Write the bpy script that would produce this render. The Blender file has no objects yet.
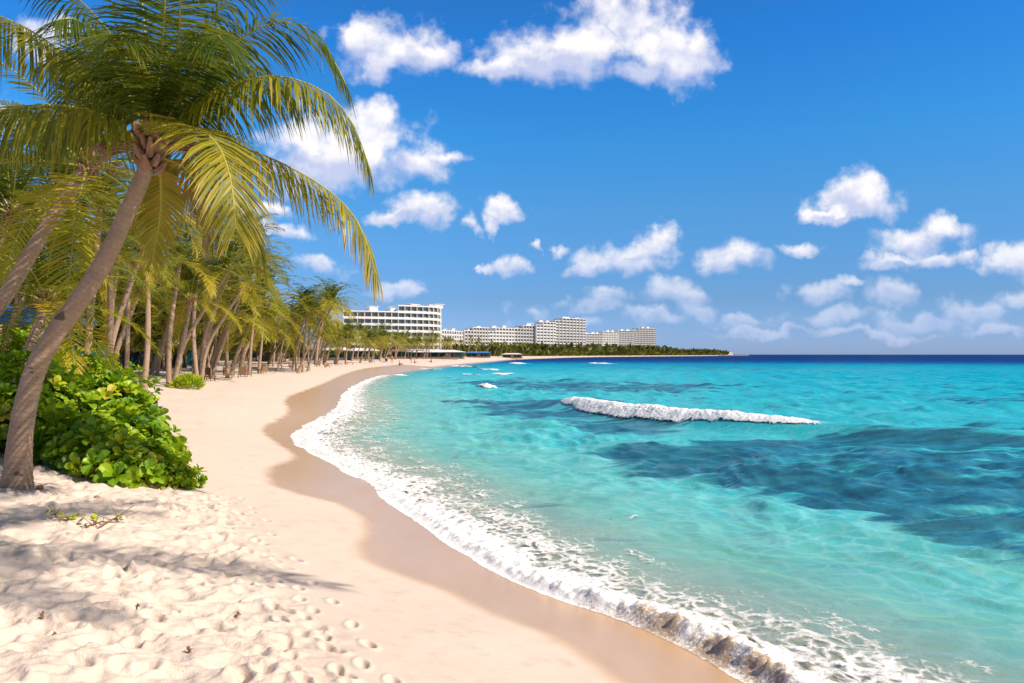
import bpy, math, random
import numpy as np
from mathutils import Vector, Matrix
R = math.radians
random.seed(7); rng = np.random.default_rng(7)
scene = bpy.context.scene
COL = scene.collection
H, F, HZ = 3.0, 796.0, 354.5          # eye height, focal length in pixels, horizon row

# ------------------------------------------------------------------ helpers
def mesh_obj(name, verts, faces, mats, parent=None, mi=None, attrs=None, smooth=False):
    me = bpy.data.meshes.new(name)
    if isinstance(verts, np.ndarray): verts = verts.astype(float)
    if isinstance(faces, np.ndarray) and len(faces):
        nv, nf, k = len(verts), len(faces), faces.shape[1]
        me.vertices.add(nv); me.vertices.foreach_set('co', verts.astype(np.float32).ravel())
        me.loops.add(nf*k); me.loops.foreach_set('vertex_index', faces.astype(np.int32).ravel())
        me.polygons.add(nf); me.polygons.foreach_set('loop_start', np.arange(0, nf*k, k, dtype=np.int32))
        me.update(calc_edges=True); me.validate()
    else:
        me.from_pydata([tuple(v) for v in verts], [], [tuple(f) for f in faces]); me.update()
    if not isinstance(mats, (list, tuple)): mats = [mats]
    for m in mats: me.materials.append(m)
    if mi is not None: me.polygons.foreach_set('material_index', np.array(mi, dtype=np.int32))
    if smooth is True: me.polygons.foreach_set('use_smooth', np.ones(len(me.polygons), dtype=bool))
    if attrs:
        for an, av in attrs.items():
            a = me.attributes.new(an, 'FLOAT', 'POINT'); a.data.foreach_set('value', np.array(av, dtype=np.float32))
    return link(name, me, parent)
def link(name, me, parent=None):
    o = bpy.data.objects.new(name, me); COL.objects.link(o)
    if parent: o.parent = parent
    return o
def tag(o, label=None, cat=None, group=None, kind=None):
    if label: o['label'] = label
    if cat: o['category'] = cat
    if group: o['group'] = group
    if kind: o['kind'] = kind
    return o
def empty(name, loc=(0,0,0), rz=0.0):
    o = bpy.data.objects.new(name, None); COL.objects.link(o)
    o.location = loc; o.rotation_euler = (0,0,rz); o.empty_display_size = .2
    return o
class MB:
    def __init__(s): s.v=[]; s.f=[]; s.m=[]
    def box(s, c, d, rz=0, m=0, taper=1.0):
        b=len(s.v); ca,sa=math.cos(rz),math.sin(rz)
        for dz in (-.5,.5):
            k = taper if dz>0 else 1
            for dx,dy in ((-.5,-.5),(.5,-.5),(.5,.5),(-.5,.5)):
                x,y=dx*d[0]*k,dy*d[1]*k
                s.v.append((c[0]+x*ca-y*sa,c[1]+x*sa+y*ca,c[2]+dz*d[2]))
        for q in ((0,3,2,1),(4,5,6,7),(0,1,5,4),(1,2,6,5),(2,3,7,6),(3,0,4,7)):
            s.f.append(tuple(b+i for i in q)); s.m.append(m)
    def tube(s, pts, rad, n=6, m=0, cap=True):
        b=len(s.v); pts=[Vector(p) for p in pts]
        for i,p in enumerate(pts):
            t=(pts[min(i+1,len(pts)-1)]-pts[max(i-1,0)]).normalized()
            a=t.cross(Vector((0,1,0)) if abs(t.y)<.9 else Vector((1,0,0))).normalized(); c=t.cross(a)
            r=rad[i] if isinstance(rad,(list,tuple)) else rad
            for k in range(n):
                w=2*math.pi*k/n; s.v.append(tuple(p+a*math.cos(w)*r+c*math.sin(w)*r))
        for i in range(len(pts)-1):
            for k in range(n):
                s.f.append((b+i*n+k,b+i*n+(k+1)%n,b+(i+1)*n+(k+1)%n,b+(i+1)*n+k)); s.m.append(m)
        if cap:
            s.f.append(tuple(b+k for k in range(n))[::-1]); s.m.append(m)
            e=b+(len(pts)-1)*n; s.f.append(tuple(e+k for k in range(n))); s.m.append(m)
    def prism(s, poly, z0, z1, m=0):
        b=len(s.v); n=len(poly)
        for z in (z0,z1):
            for p in poly: s.v.append((p[0],p[1],z))
        s.f.append(tuple(range(b,b+n))[::-1]); s.m.append(m)
        s.f.append(tuple(range(b+n,b+2*n))); s.m.append(m)
        for k in range(n):
            s.f.append((b+k,b+(k+1)%n,b+n+(k+1)%n,b+n+k)); s.m.append(m)
    def build(s, name, mats, parent=None, smooth=False):
        return mesh_obj(name, s.v, s.f, mats, parent, s.m, smooth=smooth)

def hash2(ix, iy, seed):
    h = (ix.astype(np.int64)*374761393 + iy.astype(np.int64)*668265263 + seed*1442695041) & 0xffffffff
    h = ((h ^ (h >> 13))*1274126177) & 0xffffffff
    return ((h ^ (h >> 16)) & 0xffff)/65535.0
def vnoise(x, y, seed=0):
    ix=np.floor(x); iy=np.floor(y); fx=x-ix; fy=y-iy
    fx=fx*fx*fx*(fx*(fx*6-15)+10); fy=fy*fy*fy*(fy*(fy*6-15)+10)
    a=hash2(ix,iy,seed); b=hash2(ix+1,iy,seed); c=hash2(ix,iy+1,seed); d=hash2(ix+1,iy+1,seed)
    return a+(b-a)*fx+(c-a)*fy+(a-b-c+d)*fx*fy
def fbm(x, y, oct=4, seed=0):
    s=0; a=.5; t=0
    for o in range(oct):
        s=s+a*vnoise(x*2**o+o*17.3, y*2**o-o*9.1, seed+o); t+=a; a*=.5
    return s/t
def sstep(a,b,x):
    t=np.clip((x-a)/(b-a),0,1); return t*t*(3-2*t)
def catmull(P, n=8):
    P=[np.array(p,float) for p in P]; out=[]
    for i in range(len(P)-1):
        p0=P[max(i-1,0)];p1=P[i];p2=P[i+1];p3=P[min(i+2,len(P)-1)]
        for k in range(n):
            t=k/n
            out.append(.5*((2*p1)+(-p0+p2)*t+(2*p0-5*p1+4*p2-p3)*t*t+(-p0+3*p1-3*p2+p3)*t**3))
    out.append(P[-1]); return np.array(out)
def sdpoly(X, Y, poly):
    """signed distance to a closed polygon, positive inside"""
    best=np.full(X.shape,1e18); ins=np.zeros(X.shape,bool); n=len(poly)
    for i in range(n):
        ax,ay=poly[i]; bx,by=poly[(i+1)%n]
        ex,ey=bx-ax,by-ay; L=ex*ex+ey*ey+1e-12
        t=np.clip(((X-ax)*ex+(Y-ay)*ey)/L,0,1)
        dx=X-(ax+t*ex); dy=Y-(ay+t*ey)
        best=np.minimum(best,dx*dx+dy*dy)
        if by!=ay:
            c=((ay>Y)!=(by>Y))&(X<ex*(Y-ay)/(by-ay)+ax); ins^=c
    d=np.sqrt(best); return np.where(ins,d,-d)

# ------------------------------------------------------------------ shoreline and ground height
WL = [(260,-300),(60,-60),(17,-14),(8,-3),(4.6,3.2),(3.2,5.4),(2.28,7.27),(1.52,8.67),(.68,9.73),(-.12,10.98),(-1.01,13.0),(-2.1,15.6),
      (-3.1,18.3),(-5.2,22.8),(-7.3,27.3),(-8.5,33.5),(-9.3,43),(-13.6,67),(-17.5,102),(-18.4,136),(-16,208),(-8.8,318),
      (12,530),(105,955),(330,1500),(684,2300)]
WLs = catmull(WL, 6)
LAND = [tuple(p) for p in WLs] + [(705,2345),(690,2420),(560,2600),(-2000,4200),(-9000,5000),(-9000,-6000),(260,-6000)]
def shore_d(X, Y):
    return sdpoly(np.asarray(X,float), np.asarray(Y,float), LAND)
def z_of_d(d):
    a=1.35*(1-np.exp(-(np.maximum(d,0)/5.5)**1.3)) + .55*(1-np.exp(-np.maximum(d-9,0)/25))
    b=-.085*np.minimum(np.maximum(-d,0),60)
    return np.where(d>0,a,b)
def zg(x, y):
    return float(z_of_d(shore_d(np.array([x]),np.array([y])))[0])
def gp(px, py):
    """where the ray through this pixel meets the ground"""
    Ys=np.exp(np.linspace(math.log(3),math.log(3000),1400)); X=(px-512)/F*Ys
    zr=H+(HZ-py)/F*Ys; zt=np.maximum(z_of_d(shore_d(X,Ys)),0)
    i=np.argmax(zr<zt)
    if not (zr<zt).any(): i=len(Ys)-1
    return Vector((X[i],Ys[i],float(zt[i])))
def P(px, py, Y): return Vector(((px-512)/F*Y, Y, H+(HZ-py)/F*Y))

# ------------------------------------------------------------------ materials
class NT:
    def __init__(s, nt): s.nt=nt; nt.nodes.clear()
    def n(s, t, **kw):
        nd=s.nt.nodes.new(t)
        for k,v in kw.items():
            if k=='op': nd.operation=v
            elif k=='ins':
                for kk,vv in v.items(): s.set(nd.inputs[kk],vv)
            else: setattr(nd,k,v)
        return nd
    def set(s, sock, v):
        if isinstance(v,bpy.types.NodeSocket): s.nt.links.new(v,sock)
        else:
            if hasattr(sock.default_value,'__len__') and not hasattr(v,'__len__'): v=(v,)*len(sock.default_value)
            elif hasattr(sock.default_value,'__len__') and len(sock.default_value)==4 and len(v)==3: v=(*v,1)
            sock.default_value=v
    def math(s, op, a, b=0.0, c=0.0, clamp=False):
        nd=s.n('ShaderNodeMath',op=op); nd.use_clamp=clamp
        s.set(nd.inputs[0],a); s.set(nd.inputs[1],b); s.set(nd.inputs[2],c); return nd.outputs[0]
    def vmath(s, op, a, b=(0,0,0)):
        nd=s.n('ShaderNodeVectorMath',op=op); s.set(nd.inputs[0],a); s.set(nd.inputs[1],b)
        return nd.outputs['Value'] if op in('LENGTH','DOT_PRODUCT') else nd.outputs[0]
    def mix(s, f, a, b, blend='MIX'):
        nd=s.n('ShaderNodeMix',data_type='RGBA',blend_type=blend)
        s.set(nd.inputs[0],f); s.set(nd.inputs[6],a); s.set(nd.inputs[7],b); return nd.outputs[2]
    def ramp(s, f, stops, interp='LINEAR'):
        nd=s.n('ShaderNodeValToRGB'); cr=nd.color_ramp; cr.interpolation=interp
        while len(cr.elements)<len(stops): cr.elements.new(.5)
        for e,(p,c) in zip(cr.elements,stops):
            e.position=p; e.color=(*c,1) if hasattr(c,'__len__') else (c,c,c,1)
        s.set(nd.inputs[0],f); return nd.outputs[0]
    def noise(s, vec, scale, detail=4, rough=.5, dist=0):
        nd=s.n('ShaderNodeTexNoise',ins={'Scale':scale,'Detail':detail,'Roughness':rough,'Distortion':dist})
        if vec is not None: s.set(nd.inputs['Vector'],vec)
        return nd.outputs[0]
    def attr(s, name): return s.n('ShaderNodeAttribute',attribute_name=name).outputs['Fac']
    def pos(s): return s.n('ShaderNodeNewGeometry').outputs['Position']
    def scalev(s, v, sc): return s.vmath('MULTIPLY',v,sc)
    def bump(s, h, strength, dist):
        nd=s.n('ShaderNodeBump',ins={'Height':h,'Strength':strength,'Distance':dist}); return nd.outputs[0]
    def smooth(s, x, a, b):
        nd=s.n('ShaderNodeMapRange',interpolation_type='SMOOTHSTEP'); s.set(nd.inputs[0],x); s.set(nd.inputs[1],a); s.set(nd.inputs[2],b); return nd.outputs[0]
    def out(s, sh): s.nt.links.new(sh,s.n('ShaderNodeOutputMaterial').inputs[0])
def newmat(name):
    m=bpy.data.materials.new(name); m.use_nodes=True; return m,NT(m.node_tree)
def simple(name, col, rough=.7, var=.25, scale=3.0, spec=.3, bump=0):
    m,t=newmat(name); p=t.pos(); n=t.noise(p,scale,5,.6)
    c=t.mix(n,tuple(v*(1-var) for v in col),tuple(min(1,v*(1+var)) for v in col))
    b=t.n('ShaderNodeBsdfPrincipled',ins={'Base Color':c,'Roughness':rough,'Specular IOR Level':spec})
    if bump: t.set(b.inputs['Normal'],t.bump(n,bump,.02))
    t.out(b.outputs[0]); return m

def m_sand():
    m,t=newmat('sand'); p=t.pos(); wet=t.attr('wet'); ham=t.attr('tramp')
    big=t.noise(p,.35,4,.55); mid=t.noise(p,3.5,6,.65); fine=t.noise(p,60,4,.7)
    dry=t.mix(big,(.70,.555,.455),(.785,.655,.555))
    dry=t.mix(t.math('MULTIPLY',t.smooth(mid,.50,.78),.5),dry,(.49,.375,.29))
    specks=t.smooth(t.noise(p,38,3,.5),.66,.74)
    dry=t.mix(t.math('MULTIPLY',specks,t.math('MULTIPLY',t.smooth(t.noise(p,1.3,3),.45,.6),.55)),dry,(.26,.17,.11))
    dry=t.mix(t.math('MULTIPLY',fine,.18),dry,(.42,.32,.24))
    streak=t.noise(t.scalev(p,(.9,.35,1)),1.6,4,.6)
    wetc=t.mix(streak,(.50,.285,.135),(.68,.455,.275))
    wt=t.mix(wet,dry,wetc)
    under=t.attr('under'); wt=t.mix(under,wt,(.62,.52,.38))
    rg=t.math('SUBTRACT',.92,t.math('MULTIPLY',wet,t.math('ADD',.58,t.math('MULTIPLY',streak,.22))))
    b=t.n('ShaderNodeBsdfPrincipled',ins={'Base Color':wt,'Roughness':rg,'Specular IOR Level':t.math('ADD',.12,t.math('MULTIPLY',wet,.30))})
    dk=t.math('SUBTRACT',1,t.math('MULTIPLY',wet,.93))
    hh=t.math('ADD',t.math('MULTIPLY',mid,t.math('ADD',.12,t.math('MULTIPLY',ham,1.35))),t.math('MULTIPLY',fine,.10))
    nb=t.n('ShaderNodeBump',ins={'Height':hh,'Strength':t.math('MULTIPLY',dk,.8),'Distance':.05})
    t.set(b.inputs['Normal'],nb.outputs[0]); t.out(b.outputs[0]); return m
def m_water():
    m,t=newmat('sea_water'); p=t.pos(); deep=t.attr('deep'); reef_swell=t.attr('reef_swell'); opa=t.attr('opa')
    st=t.scalev(p,(.35,1,1))
    n1=t.noise(st,.16,5,.6); n2=t.noise(st,1.1,4,.6)
    dv=t.math('ADD',deep,t.math('ADD',t.math('MULTIPLY',t.math('SUBTRACT',n1,.5),.16),t.math('MULTIPLY',t.math('SUBTRACT',n2,.5),.05)))
    c=t.ramp(dv,[(0,(.52,.43,.26)),(.12,(.42,.50,.32)),(.23,(.19,.54,.43)),(.37,(.035,.46,.51)),(.55,(.0,.345,.47)),(.70,(.0,.25,.43)),(.80,(.0,.12,.29)),(.89,(.0,.045,.20)),(1,(.0,.028,.155))])
    r2=t.smooth(t.math('ADD',reef_swell,t.math('ADD',t.math('MULTIPLY',t.math('SUBTRACT',t.noise(t.scalev(p,(.25,1,1)),.30,4,.6),.5),2.6),t.math('MULTIPLY',t.math('SUBTRACT',t.noise(t.scalev(p,(.22,1.2,1)),1.3,5,.65),.5),2.0))),.34,.74)
    wvn=t.noise(t.scalev(p,(.28,1,1)),1.5,5,.65)
    c=t.mix(t.math('MULTIPLY',r2,.88),c,t.mix(t.smooth(wvn,.34,.68),(.010,.045,.09),(.03,.19,.28)))
    # caustic light net, painted into the shallow water's colour
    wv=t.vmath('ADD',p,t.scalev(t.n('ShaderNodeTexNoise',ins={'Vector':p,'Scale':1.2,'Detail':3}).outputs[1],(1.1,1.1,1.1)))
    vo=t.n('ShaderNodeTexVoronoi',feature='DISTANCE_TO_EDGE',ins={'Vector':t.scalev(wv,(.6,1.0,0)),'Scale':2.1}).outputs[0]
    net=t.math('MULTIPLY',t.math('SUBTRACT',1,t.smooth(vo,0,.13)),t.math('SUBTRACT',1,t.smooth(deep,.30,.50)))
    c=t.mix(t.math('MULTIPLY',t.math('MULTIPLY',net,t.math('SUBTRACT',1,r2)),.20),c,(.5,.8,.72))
    far=t.smooth(deep,.45,.7)
    hb=t.math('ADD',t.math('MULTIPLY',t.noise(t.scalev(p,(.6,1,1)),1.6,5,.62),1.0),t.math('MULTIPLY',t.noise(p,7,3,.6),.25))
    nb=t.n('ShaderNodeBump',ins={'Height':hb,'Strength':t.math('ADD',.28,t.math('MULTIPLY',far,.45)),'Distance':.16}).outputs[0]
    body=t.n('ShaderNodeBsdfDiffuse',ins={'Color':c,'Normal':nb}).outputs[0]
    tr=t.n('ShaderNodeBsdfTransparent',ins={'Color':(.93,1,.985)}).outputs[0]
    mx=t.n('ShaderNodeMixShader'); t.set(mx.inputs[0],opa); t.set(mx.inputs[1],tr); t.set(mx.inputs[2],body)
    gl=t.n('ShaderNodeBsdfGlossy',ins={'Color':(1,1,1),'Roughness':.11,'Normal':nb}).outputs[0]
    fr=t.n('ShaderNodeFresnel',ins={'IOR':1.33,'Normal':nb}).outputs[0]
    ff=t.math('MINIMUM',t.math('MULTIPLY',fr,.62),t.math('SUBTRACT',.21,t.math('MULTIPLY',far,.15)))
    fx=t.n('ShaderNodeMixShader'); t.set(fx.inputs[0],ff); t.set(fx.inputs[1],mx.outputs[0]); t.set(fx.inputs[2],gl)
    t.out(fx.outputs[0]); return m
def m_foam():
    m,t=newmat('foam'); p=t.pos(); cov=t.attr('cov'); br=t.attr('silt')
    wv=t.vmath('ADD',p,t.scalev(t.n('ShaderNodeTexNoise',ins={'Vector':p,'Scale':2.2,'Detail':4}).outputs[1],(.5,.5,.0)))
    vo=t.n('ShaderNodeTexVoronoi',feature='DISTANCE_TO_EDGE',ins={'Vector':t.scalev(wv,(2.0,1.6,0)),'Scale':2.4}).outputs[0]
    vo2=t.n('ShaderNodeTexVoronoi',feature='DISTANCE_TO_EDGE',ins={'Vector':t.scalev(wv,(1,1,0)),'Scale':11}).outputs[0]
    n=t.noise(p,9,6,.7); ns=t.noise(t.scalev(p,(1,.6,1)),1.8,4,.6)
    lace=t.math('SUBTRACT',.55,t.math('ADD',t.math('MULTIPLY',vo,2.2),t.math('MULTIPLY',vo2,.9)))
    a=t.math('ADD',t.math('MULTIPLY',cov,1.65),t.math('ADD',t.math('MULTIPLY',lace,.75),t.math('ADD',t.math('MULTIPLY',t.math('SUBTRACT',n,.5),.9),t.math('MULTIPLY',t.math('SUBTRACT',ns,.5),1.3))))
    al=t.math('MULTIPLY',t.smooth(a,.55,1.15),t.smooth(cov,0,.12))
    n3=t.noise(p,26,5,.7)
    col=t.mix(t.math('MULTIPLY',t.smooth(br,.02,.12),t.smooth(t.math('ADD',br,t.math('MULTIPLY',t.math('SUBTRACT',n3,.5),1.6)),.40,.72)),(.95,.92,.90),(.52,.375,.25))
    col=t.mix(t.math('MULTIPLY',t.smooth(n3,.42,.62),.14),col,t.mix(.5,col,(.5,.4,.34)))
    b=t.n('ShaderNodeBsdfPrincipled',ins={'Base Color':col,'Roughness':.55,'Specular IOR Level':.35,'Alpha':al})
    t.set(b.inputs['Normal'],t.bump(t.math('ADD',n,t.math('MULTIPLY',n3,.6)),.5,.04)); t.out(b.outputs[0]); return m
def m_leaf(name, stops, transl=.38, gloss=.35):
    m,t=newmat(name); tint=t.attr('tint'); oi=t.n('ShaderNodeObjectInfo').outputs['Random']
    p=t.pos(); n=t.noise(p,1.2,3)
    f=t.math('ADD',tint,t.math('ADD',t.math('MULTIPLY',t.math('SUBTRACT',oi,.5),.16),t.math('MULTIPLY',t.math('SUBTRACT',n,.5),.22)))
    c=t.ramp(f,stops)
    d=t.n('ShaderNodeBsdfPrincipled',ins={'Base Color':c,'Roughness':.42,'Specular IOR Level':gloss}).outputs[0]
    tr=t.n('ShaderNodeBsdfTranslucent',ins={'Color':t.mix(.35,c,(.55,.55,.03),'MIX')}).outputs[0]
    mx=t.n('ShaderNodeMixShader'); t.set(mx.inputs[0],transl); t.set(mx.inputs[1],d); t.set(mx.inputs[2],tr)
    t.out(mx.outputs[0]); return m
def m_trunk():
    m,t=newmat('palm_bark'); al=t.attr('along'); p=t.pos()
    n=t.noise(p,5,5,.65); nf=t.noise(p,40,4,.7)
    w=t.math('FRACT',t.math('ADD',t.math('MULTIPLY',al,11.0),t.math('MULTIPLY',n,1.6)))
    ring=t.smooth(w,.0,.22)
    c=t.mix(n,(.27,.175,.115),(.52,.365,.265))
    c=t.mix(t.math('MULTIPLY',t.math('SUBTRACT',1,ring),.20),c,(.10,.065,.05))
    c=t.mix(t.math('MULTIPLY',t.smooth(nf,.5,.7),.35),c,(.13,.09,.07))
    scar=t.smooth(t.noise(t.scalev(p,(1,1,1.6)),3.6,2,.4),.69,.73)
    c=t.mix(t.math('MULTIPLY',scar,.75),c,(.06,.04,.035))
    b=t.n('ShaderNodeBsdfPrincipled',ins={'Base Color':c,'Roughness':.85,'Specular IOR Level':.2})
    t.set(b.inputs['Normal'],t.bump(t.math('ADD',t.math('MULTIPLY',ring,.45),t.math('MULTIPLY',nf,.8)),.55,.025)); t.out(b.outputs[0]); return m
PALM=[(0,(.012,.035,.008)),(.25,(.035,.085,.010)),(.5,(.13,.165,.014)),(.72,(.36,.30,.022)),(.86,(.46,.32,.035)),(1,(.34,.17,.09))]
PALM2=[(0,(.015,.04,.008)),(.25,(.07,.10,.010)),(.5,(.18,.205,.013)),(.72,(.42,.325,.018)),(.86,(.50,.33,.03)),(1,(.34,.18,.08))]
M={}
M['sand']=m_sand(); M['water']=m_water(); M['foam']=m_foam()
M['frond']=m_leaf('palm_leaf',PALM); M['frond2']=m_leaf('palm_leaf_grove',PALM2,.4,.2)
M['bush']=m_leaf('glossy_leaf',[(0,(.04,.12,.006)),(.35,(.15,.32,.008)),(.65,(.36,.50,.010)),(.9,(.56,.60,.02)),(1,(.5,.45,.03))],.33,.5)
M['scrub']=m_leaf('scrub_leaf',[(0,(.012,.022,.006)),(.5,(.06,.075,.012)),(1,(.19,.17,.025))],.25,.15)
M['rib']=simple('midrib',(.40,.36,.06),.5,.2)
M['trunk']=m_trunk(); M['husk']=simple('husk',(.33,.19,.13),.9,.5,14,.1,.6)
M['stem']=simple('stem',(.16,.11,.07),.9,.3,8,.1)
M['white']=simple('white_render',(.80,.78,.76),.7,.06,.08); M['cream']=simple('cream_render',(.60,.585,.57),.7,.08,.08)
M['glass']=simple('dark_glass',(.19,.23,.245),.15,.5,.11,.5); M['grey']=simple('roof_grey',(.5,.48,.46),.8,.1,.2)
M['rail']=simple('glass_rail',(.30,.37,.38),.25,.15,.1,.5)
M['teal']=simple('teal_cloth',(.02,.14,.16),.7,.4,.8); M['canvas']=simple('canvas',(.72,.64,.55),.8,.12,1.5)
M['wood']=simple('wood',(.24,.15,.09),.8,.4,5,.2,.3); M['rock']=simple('rock',(.22,.17,.13),.9,.4,.3,.1,.5)
M['brown']=simple('dry_twig',(.20,.12,.06),.9,.4,12,.1); M['skin']=simple('skin',(.42,.22,.14),.6,.05)
M['dark']=simple('dark_cloth',(.03,.035,.06),.8,.3); M['red']=simple('red_cloth',(.45,.04,.03),.8,.2)
M['blue']=simple('blue_cloth',(.05,.18,.45),.8,.2); M['yellow']=simple('yellow_cloth',(.6,.5,.02),.8,.2)

# ------------------------------------------------------------------ polar grids
def angles(fine, lim, coarse=4.0):
    a=np.arange(-lim,lim+1e-6,fine); b=np.arange(lim+coarse,360-lim-coarse*.5,coarse)
    return np.radians(np.concatenate([a,b]))
def polar(rs, th):
    Rr,T=np.meshgrid(rs,th,indexing='ij'); X=Rr*np.sin(T); Y=Rr*np.cos(T)
    nr,nt=len(rs),len(th); i=np.arange(nr-1)[:,None]; j=np.arange(nt)[None,:]
    jn=(j+1)%nt
    f=np.stack([i*nt+j,i*nt+jn,(i+1)*nt+jn,(i+1)*nt+j],-1).reshape(-1,4)[:,::-1]
    return X.ravel(),Y.ravel(),Rr.ravel(),f
# wet sand edge
WET=[(1024,683),(760,683)]
wetpx=[(640,690),(620,683),(560,642),(485,612),(450,592),(405,577),(366,560),(360,545),(368,524),(345,506),(298,494),(270,483),(272,468),(294,456),(272,440),(263,428),(288,412),(288,397),(322,384),(345,374),(368,368),(400,364.5)]
wb=[gp(*q) for q in wetpx]
WETPOLY=[(q.x,q.y) for q in wb]+[(-12,200),(60,200),(60,-5),(5.5,-5),(2.2,4)]
WETPOLY=[tuple(q) for q in catmull(WETPOLY[:len(wb)],4)]+WETPOLY[len(wb):]
# trampled zone edge
trpx=[(420,720),(372,683),(345,630),(300,575),(262,520),(236,495),(205,492),(196,470),(200,440),(215,410),(235,385),(262,372)]
TRP=[(gp(*q).x,gp(*q).y) for q in trpx]+[(-60,140),(-60,-10),(-.5,-10)]

# height raster of the trampled sand
RX0,RY0,RS=-12.,3.,.02; NX,NY=680,900
gx=RX0+np.arange(NX)*RS; gy=RY0+np.arange(NY)*RS
GX,GY=np.meshgrid(gx,gy,indexing='ij')
wx=GX+.35*fbm(GX*1.1,GY*1.1,3,51); wy=GY+.35*fbm(GX*1.1,GY*1.1,3,52)
HT=.085*(fbm(wx*1.5,wy*1.9,4,11)-.5)+.095*(np.abs(fbm(wx*2.4,wy*3.0,3,21)-.5)*-2+.25)+.06*(fbm(GX*6,GY*7,3,31)-.5)
prn=np.random.default_rng(5)
def carve(x,y,a,L,W,dp):
    i0=int((x-RX0)/RS); j0=int((y-RY0)/RS); k=int(L*2.4/RS)
    a0,a1,b0,b1=max(i0-k,0),min(i0+k,NX),max(j0-k,0),min(j0+k,NY)
    if a0>=a1 or b0>=b1: return
    X=GX[a0:a1,b0:b1]-x; Y=GY[a0:a1,b0:b1]-y
    u=(X*math.cos(a)+Y*math.sin(a))/L; v=(-X*math.sin(a)+Y*math.cos(a))/W
    q=np.sqrt(u*u+v*v)
    HT[a0:a1,b0:b1]+= -dp*(1-sstep(.45,1.05,q)) + dp*.42*np.exp(-((q-1.3)/.25)**2)
for k in range(1700):
    x=prn.uniform(-12,1.4); y=prn.uniform(3.5,20)
    carve(x,y,prn.normal(1.9,.7),prn.uniform(.11,.17),prn.uniform(.055,.09),prn.uniform(.015,.055))
# the walked lines at the edge of the trampled sand
PR=[]
for (pp,n,off) in ((trpx[:6],30,.42),(trpx[:6],26,.05)):
    c=catmull([(gp(*q).x,gp(*q).y) for q in pp],20); L=len(c)
    for k in range(n):
        q=c[int(k/n*(L-1))]; s=.12 if k%2 else -.12
        PR.append((q[0]-off+s+prn.normal(0,.05),q[1]+prn.normal(0,.05)))
def tramp_mask(X,Y):
    return sstep(-.05,.75,sdpoly(X,Y,TRP)+.5*(fbm(X*1.5,Y*1.5,3,9)-.5))
TM=tramp_mask(GX.ravel(),GY.ravel()).reshape(GX.shape)
HT*=TM*1.08
for (x,y) in PR: carve(x,y,prn.normal(2.0,.3),prn.uniform(.10,.125),.05,prn.uniform(.025,.055))
def raster(X,Y):
    u=np.clip((X-RX0)/RS,0,NX-1.001); v=np.clip((Y-RY0)/RS,0,NY-1.001); i=u.astype(int); j=v.astype(int); fu=u-i; fv=v-j
    h=HT[i,j]*(1-fu)*(1-fv)+HT[i+1,j]*fu*(1-fv)+HT[i,j+1]*(1-fu)*fv+HT[i+1,j+1]*fu*fv
    ins=(X>RX0)&(X<RX0+NX*RS)&(Y>RY0)&(Y<RY0+NY*RS)
    return np.where(ins,h,0)
def ground():
    th=angles(.13,40,2.5)
    rs=np.concatenate([np.array([.3,1,2,3,3.6]),np.exp(np.linspace(math.log(4.1),math.log(22),560)),np.exp(np.linspace(math.log(22.2),math.log(300),330))[0:],np.exp(np.linspace(math.log(310),math.log(9000),90))])
    X,Y,Rr,f=polar(rs,th)
    d=shore_d(X,Y); z=z_of_d(d)
    wet=sstep(-.20,.16,sdpoly(X,Y,WETPOLY)+.10*(fbm(X*2,Y*2,3,77)-.5)*np.clip(Rr/12,1,3))*(d<80)
    wet=np.maximum(wet,sstep(2.0,1.0,d)*(Y>150)); wet=np.maximum(wet,(d<.15)*1.0)
    tm=tramp_mask(X,Y)*(d>0)
    farh=(tm*(Rr<160))*.10*(fbm(X*.8,Y*.8,4,61)-.5)*sstep(15,24,Rr)
    und=.10*(fbm(X*.12,Y*.12,3,5)-.5)*np.clip(d/6,0,1)
    z=z+raster(X,Y)+farh+und+.012*(fbm(X*3,Y*3,3,14)-.5)*(1-wet)*(Rr<60)
    # far shore rises into low wooded ground
    z=z+np.clip((d-70)/300,0,1)*6*(Y>250)
    o=mesh_obj('sand_beach',np.stack([X,Y,z],1),f,M['sand'],attrs={'wet':wet,'tramp':tm,'under':sstep(0,-.6,d)},smooth=True)
    tag(o,'pale sand beach with footprints and a damp edge','beach',kind='structure')
ground()

# ------------------------------------------------------------------ water
RIDGE=catmull([(.5,50),(3.3,45),(5.2,39.5),(8,34.3),(11.2,30.6),(15,28.6),(20,27.2),(27,26.2)],6)
def ridge(X,Y):
    """the swell that breaks on its left half: height and signed offset"""
    best=np.full(X.shape,1e18); side=np.zeros(X.shape); tt=np.zeros(X.shape); n=len(RIDGE)
    for i in range(n-1):
        ax,ay=RIDGE[i]; bx,by=RIDGE[i+1]; ex,ey=bx-ax,by-ay; L=ex*ex+ey*ey
        t=np.clip(((X-ax)*ex+(Y-ay)*ey)/L,0,1); dx=X-(ax+t*ex); dy=Y-(ay+t*ey); q=dx*dx+dy*dy
        m=q<best; best=np.where(m,q,best); side=np.where(m,np.sign(ex*dy-ey*dx),side); tt=np.where(m,(i+t)/(n-1),tt)
    s=np.sqrt(best)*side          # positive = seaward, away from the viewer
    amp=.46*sstep(0,.12,tt)*(1-.5*sstep(.62,1.0,tt))
    h=amp*np.where(s>0,np.exp(-(s/2.6)**2),np.exp(-(s/.75)**2))
    trough=-.12*amp*np.exp(-((s+2.2)/1.2)**2)
    return h+trough,s,tt
wrng=np.random.default_rng(3)
WV=[]
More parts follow.
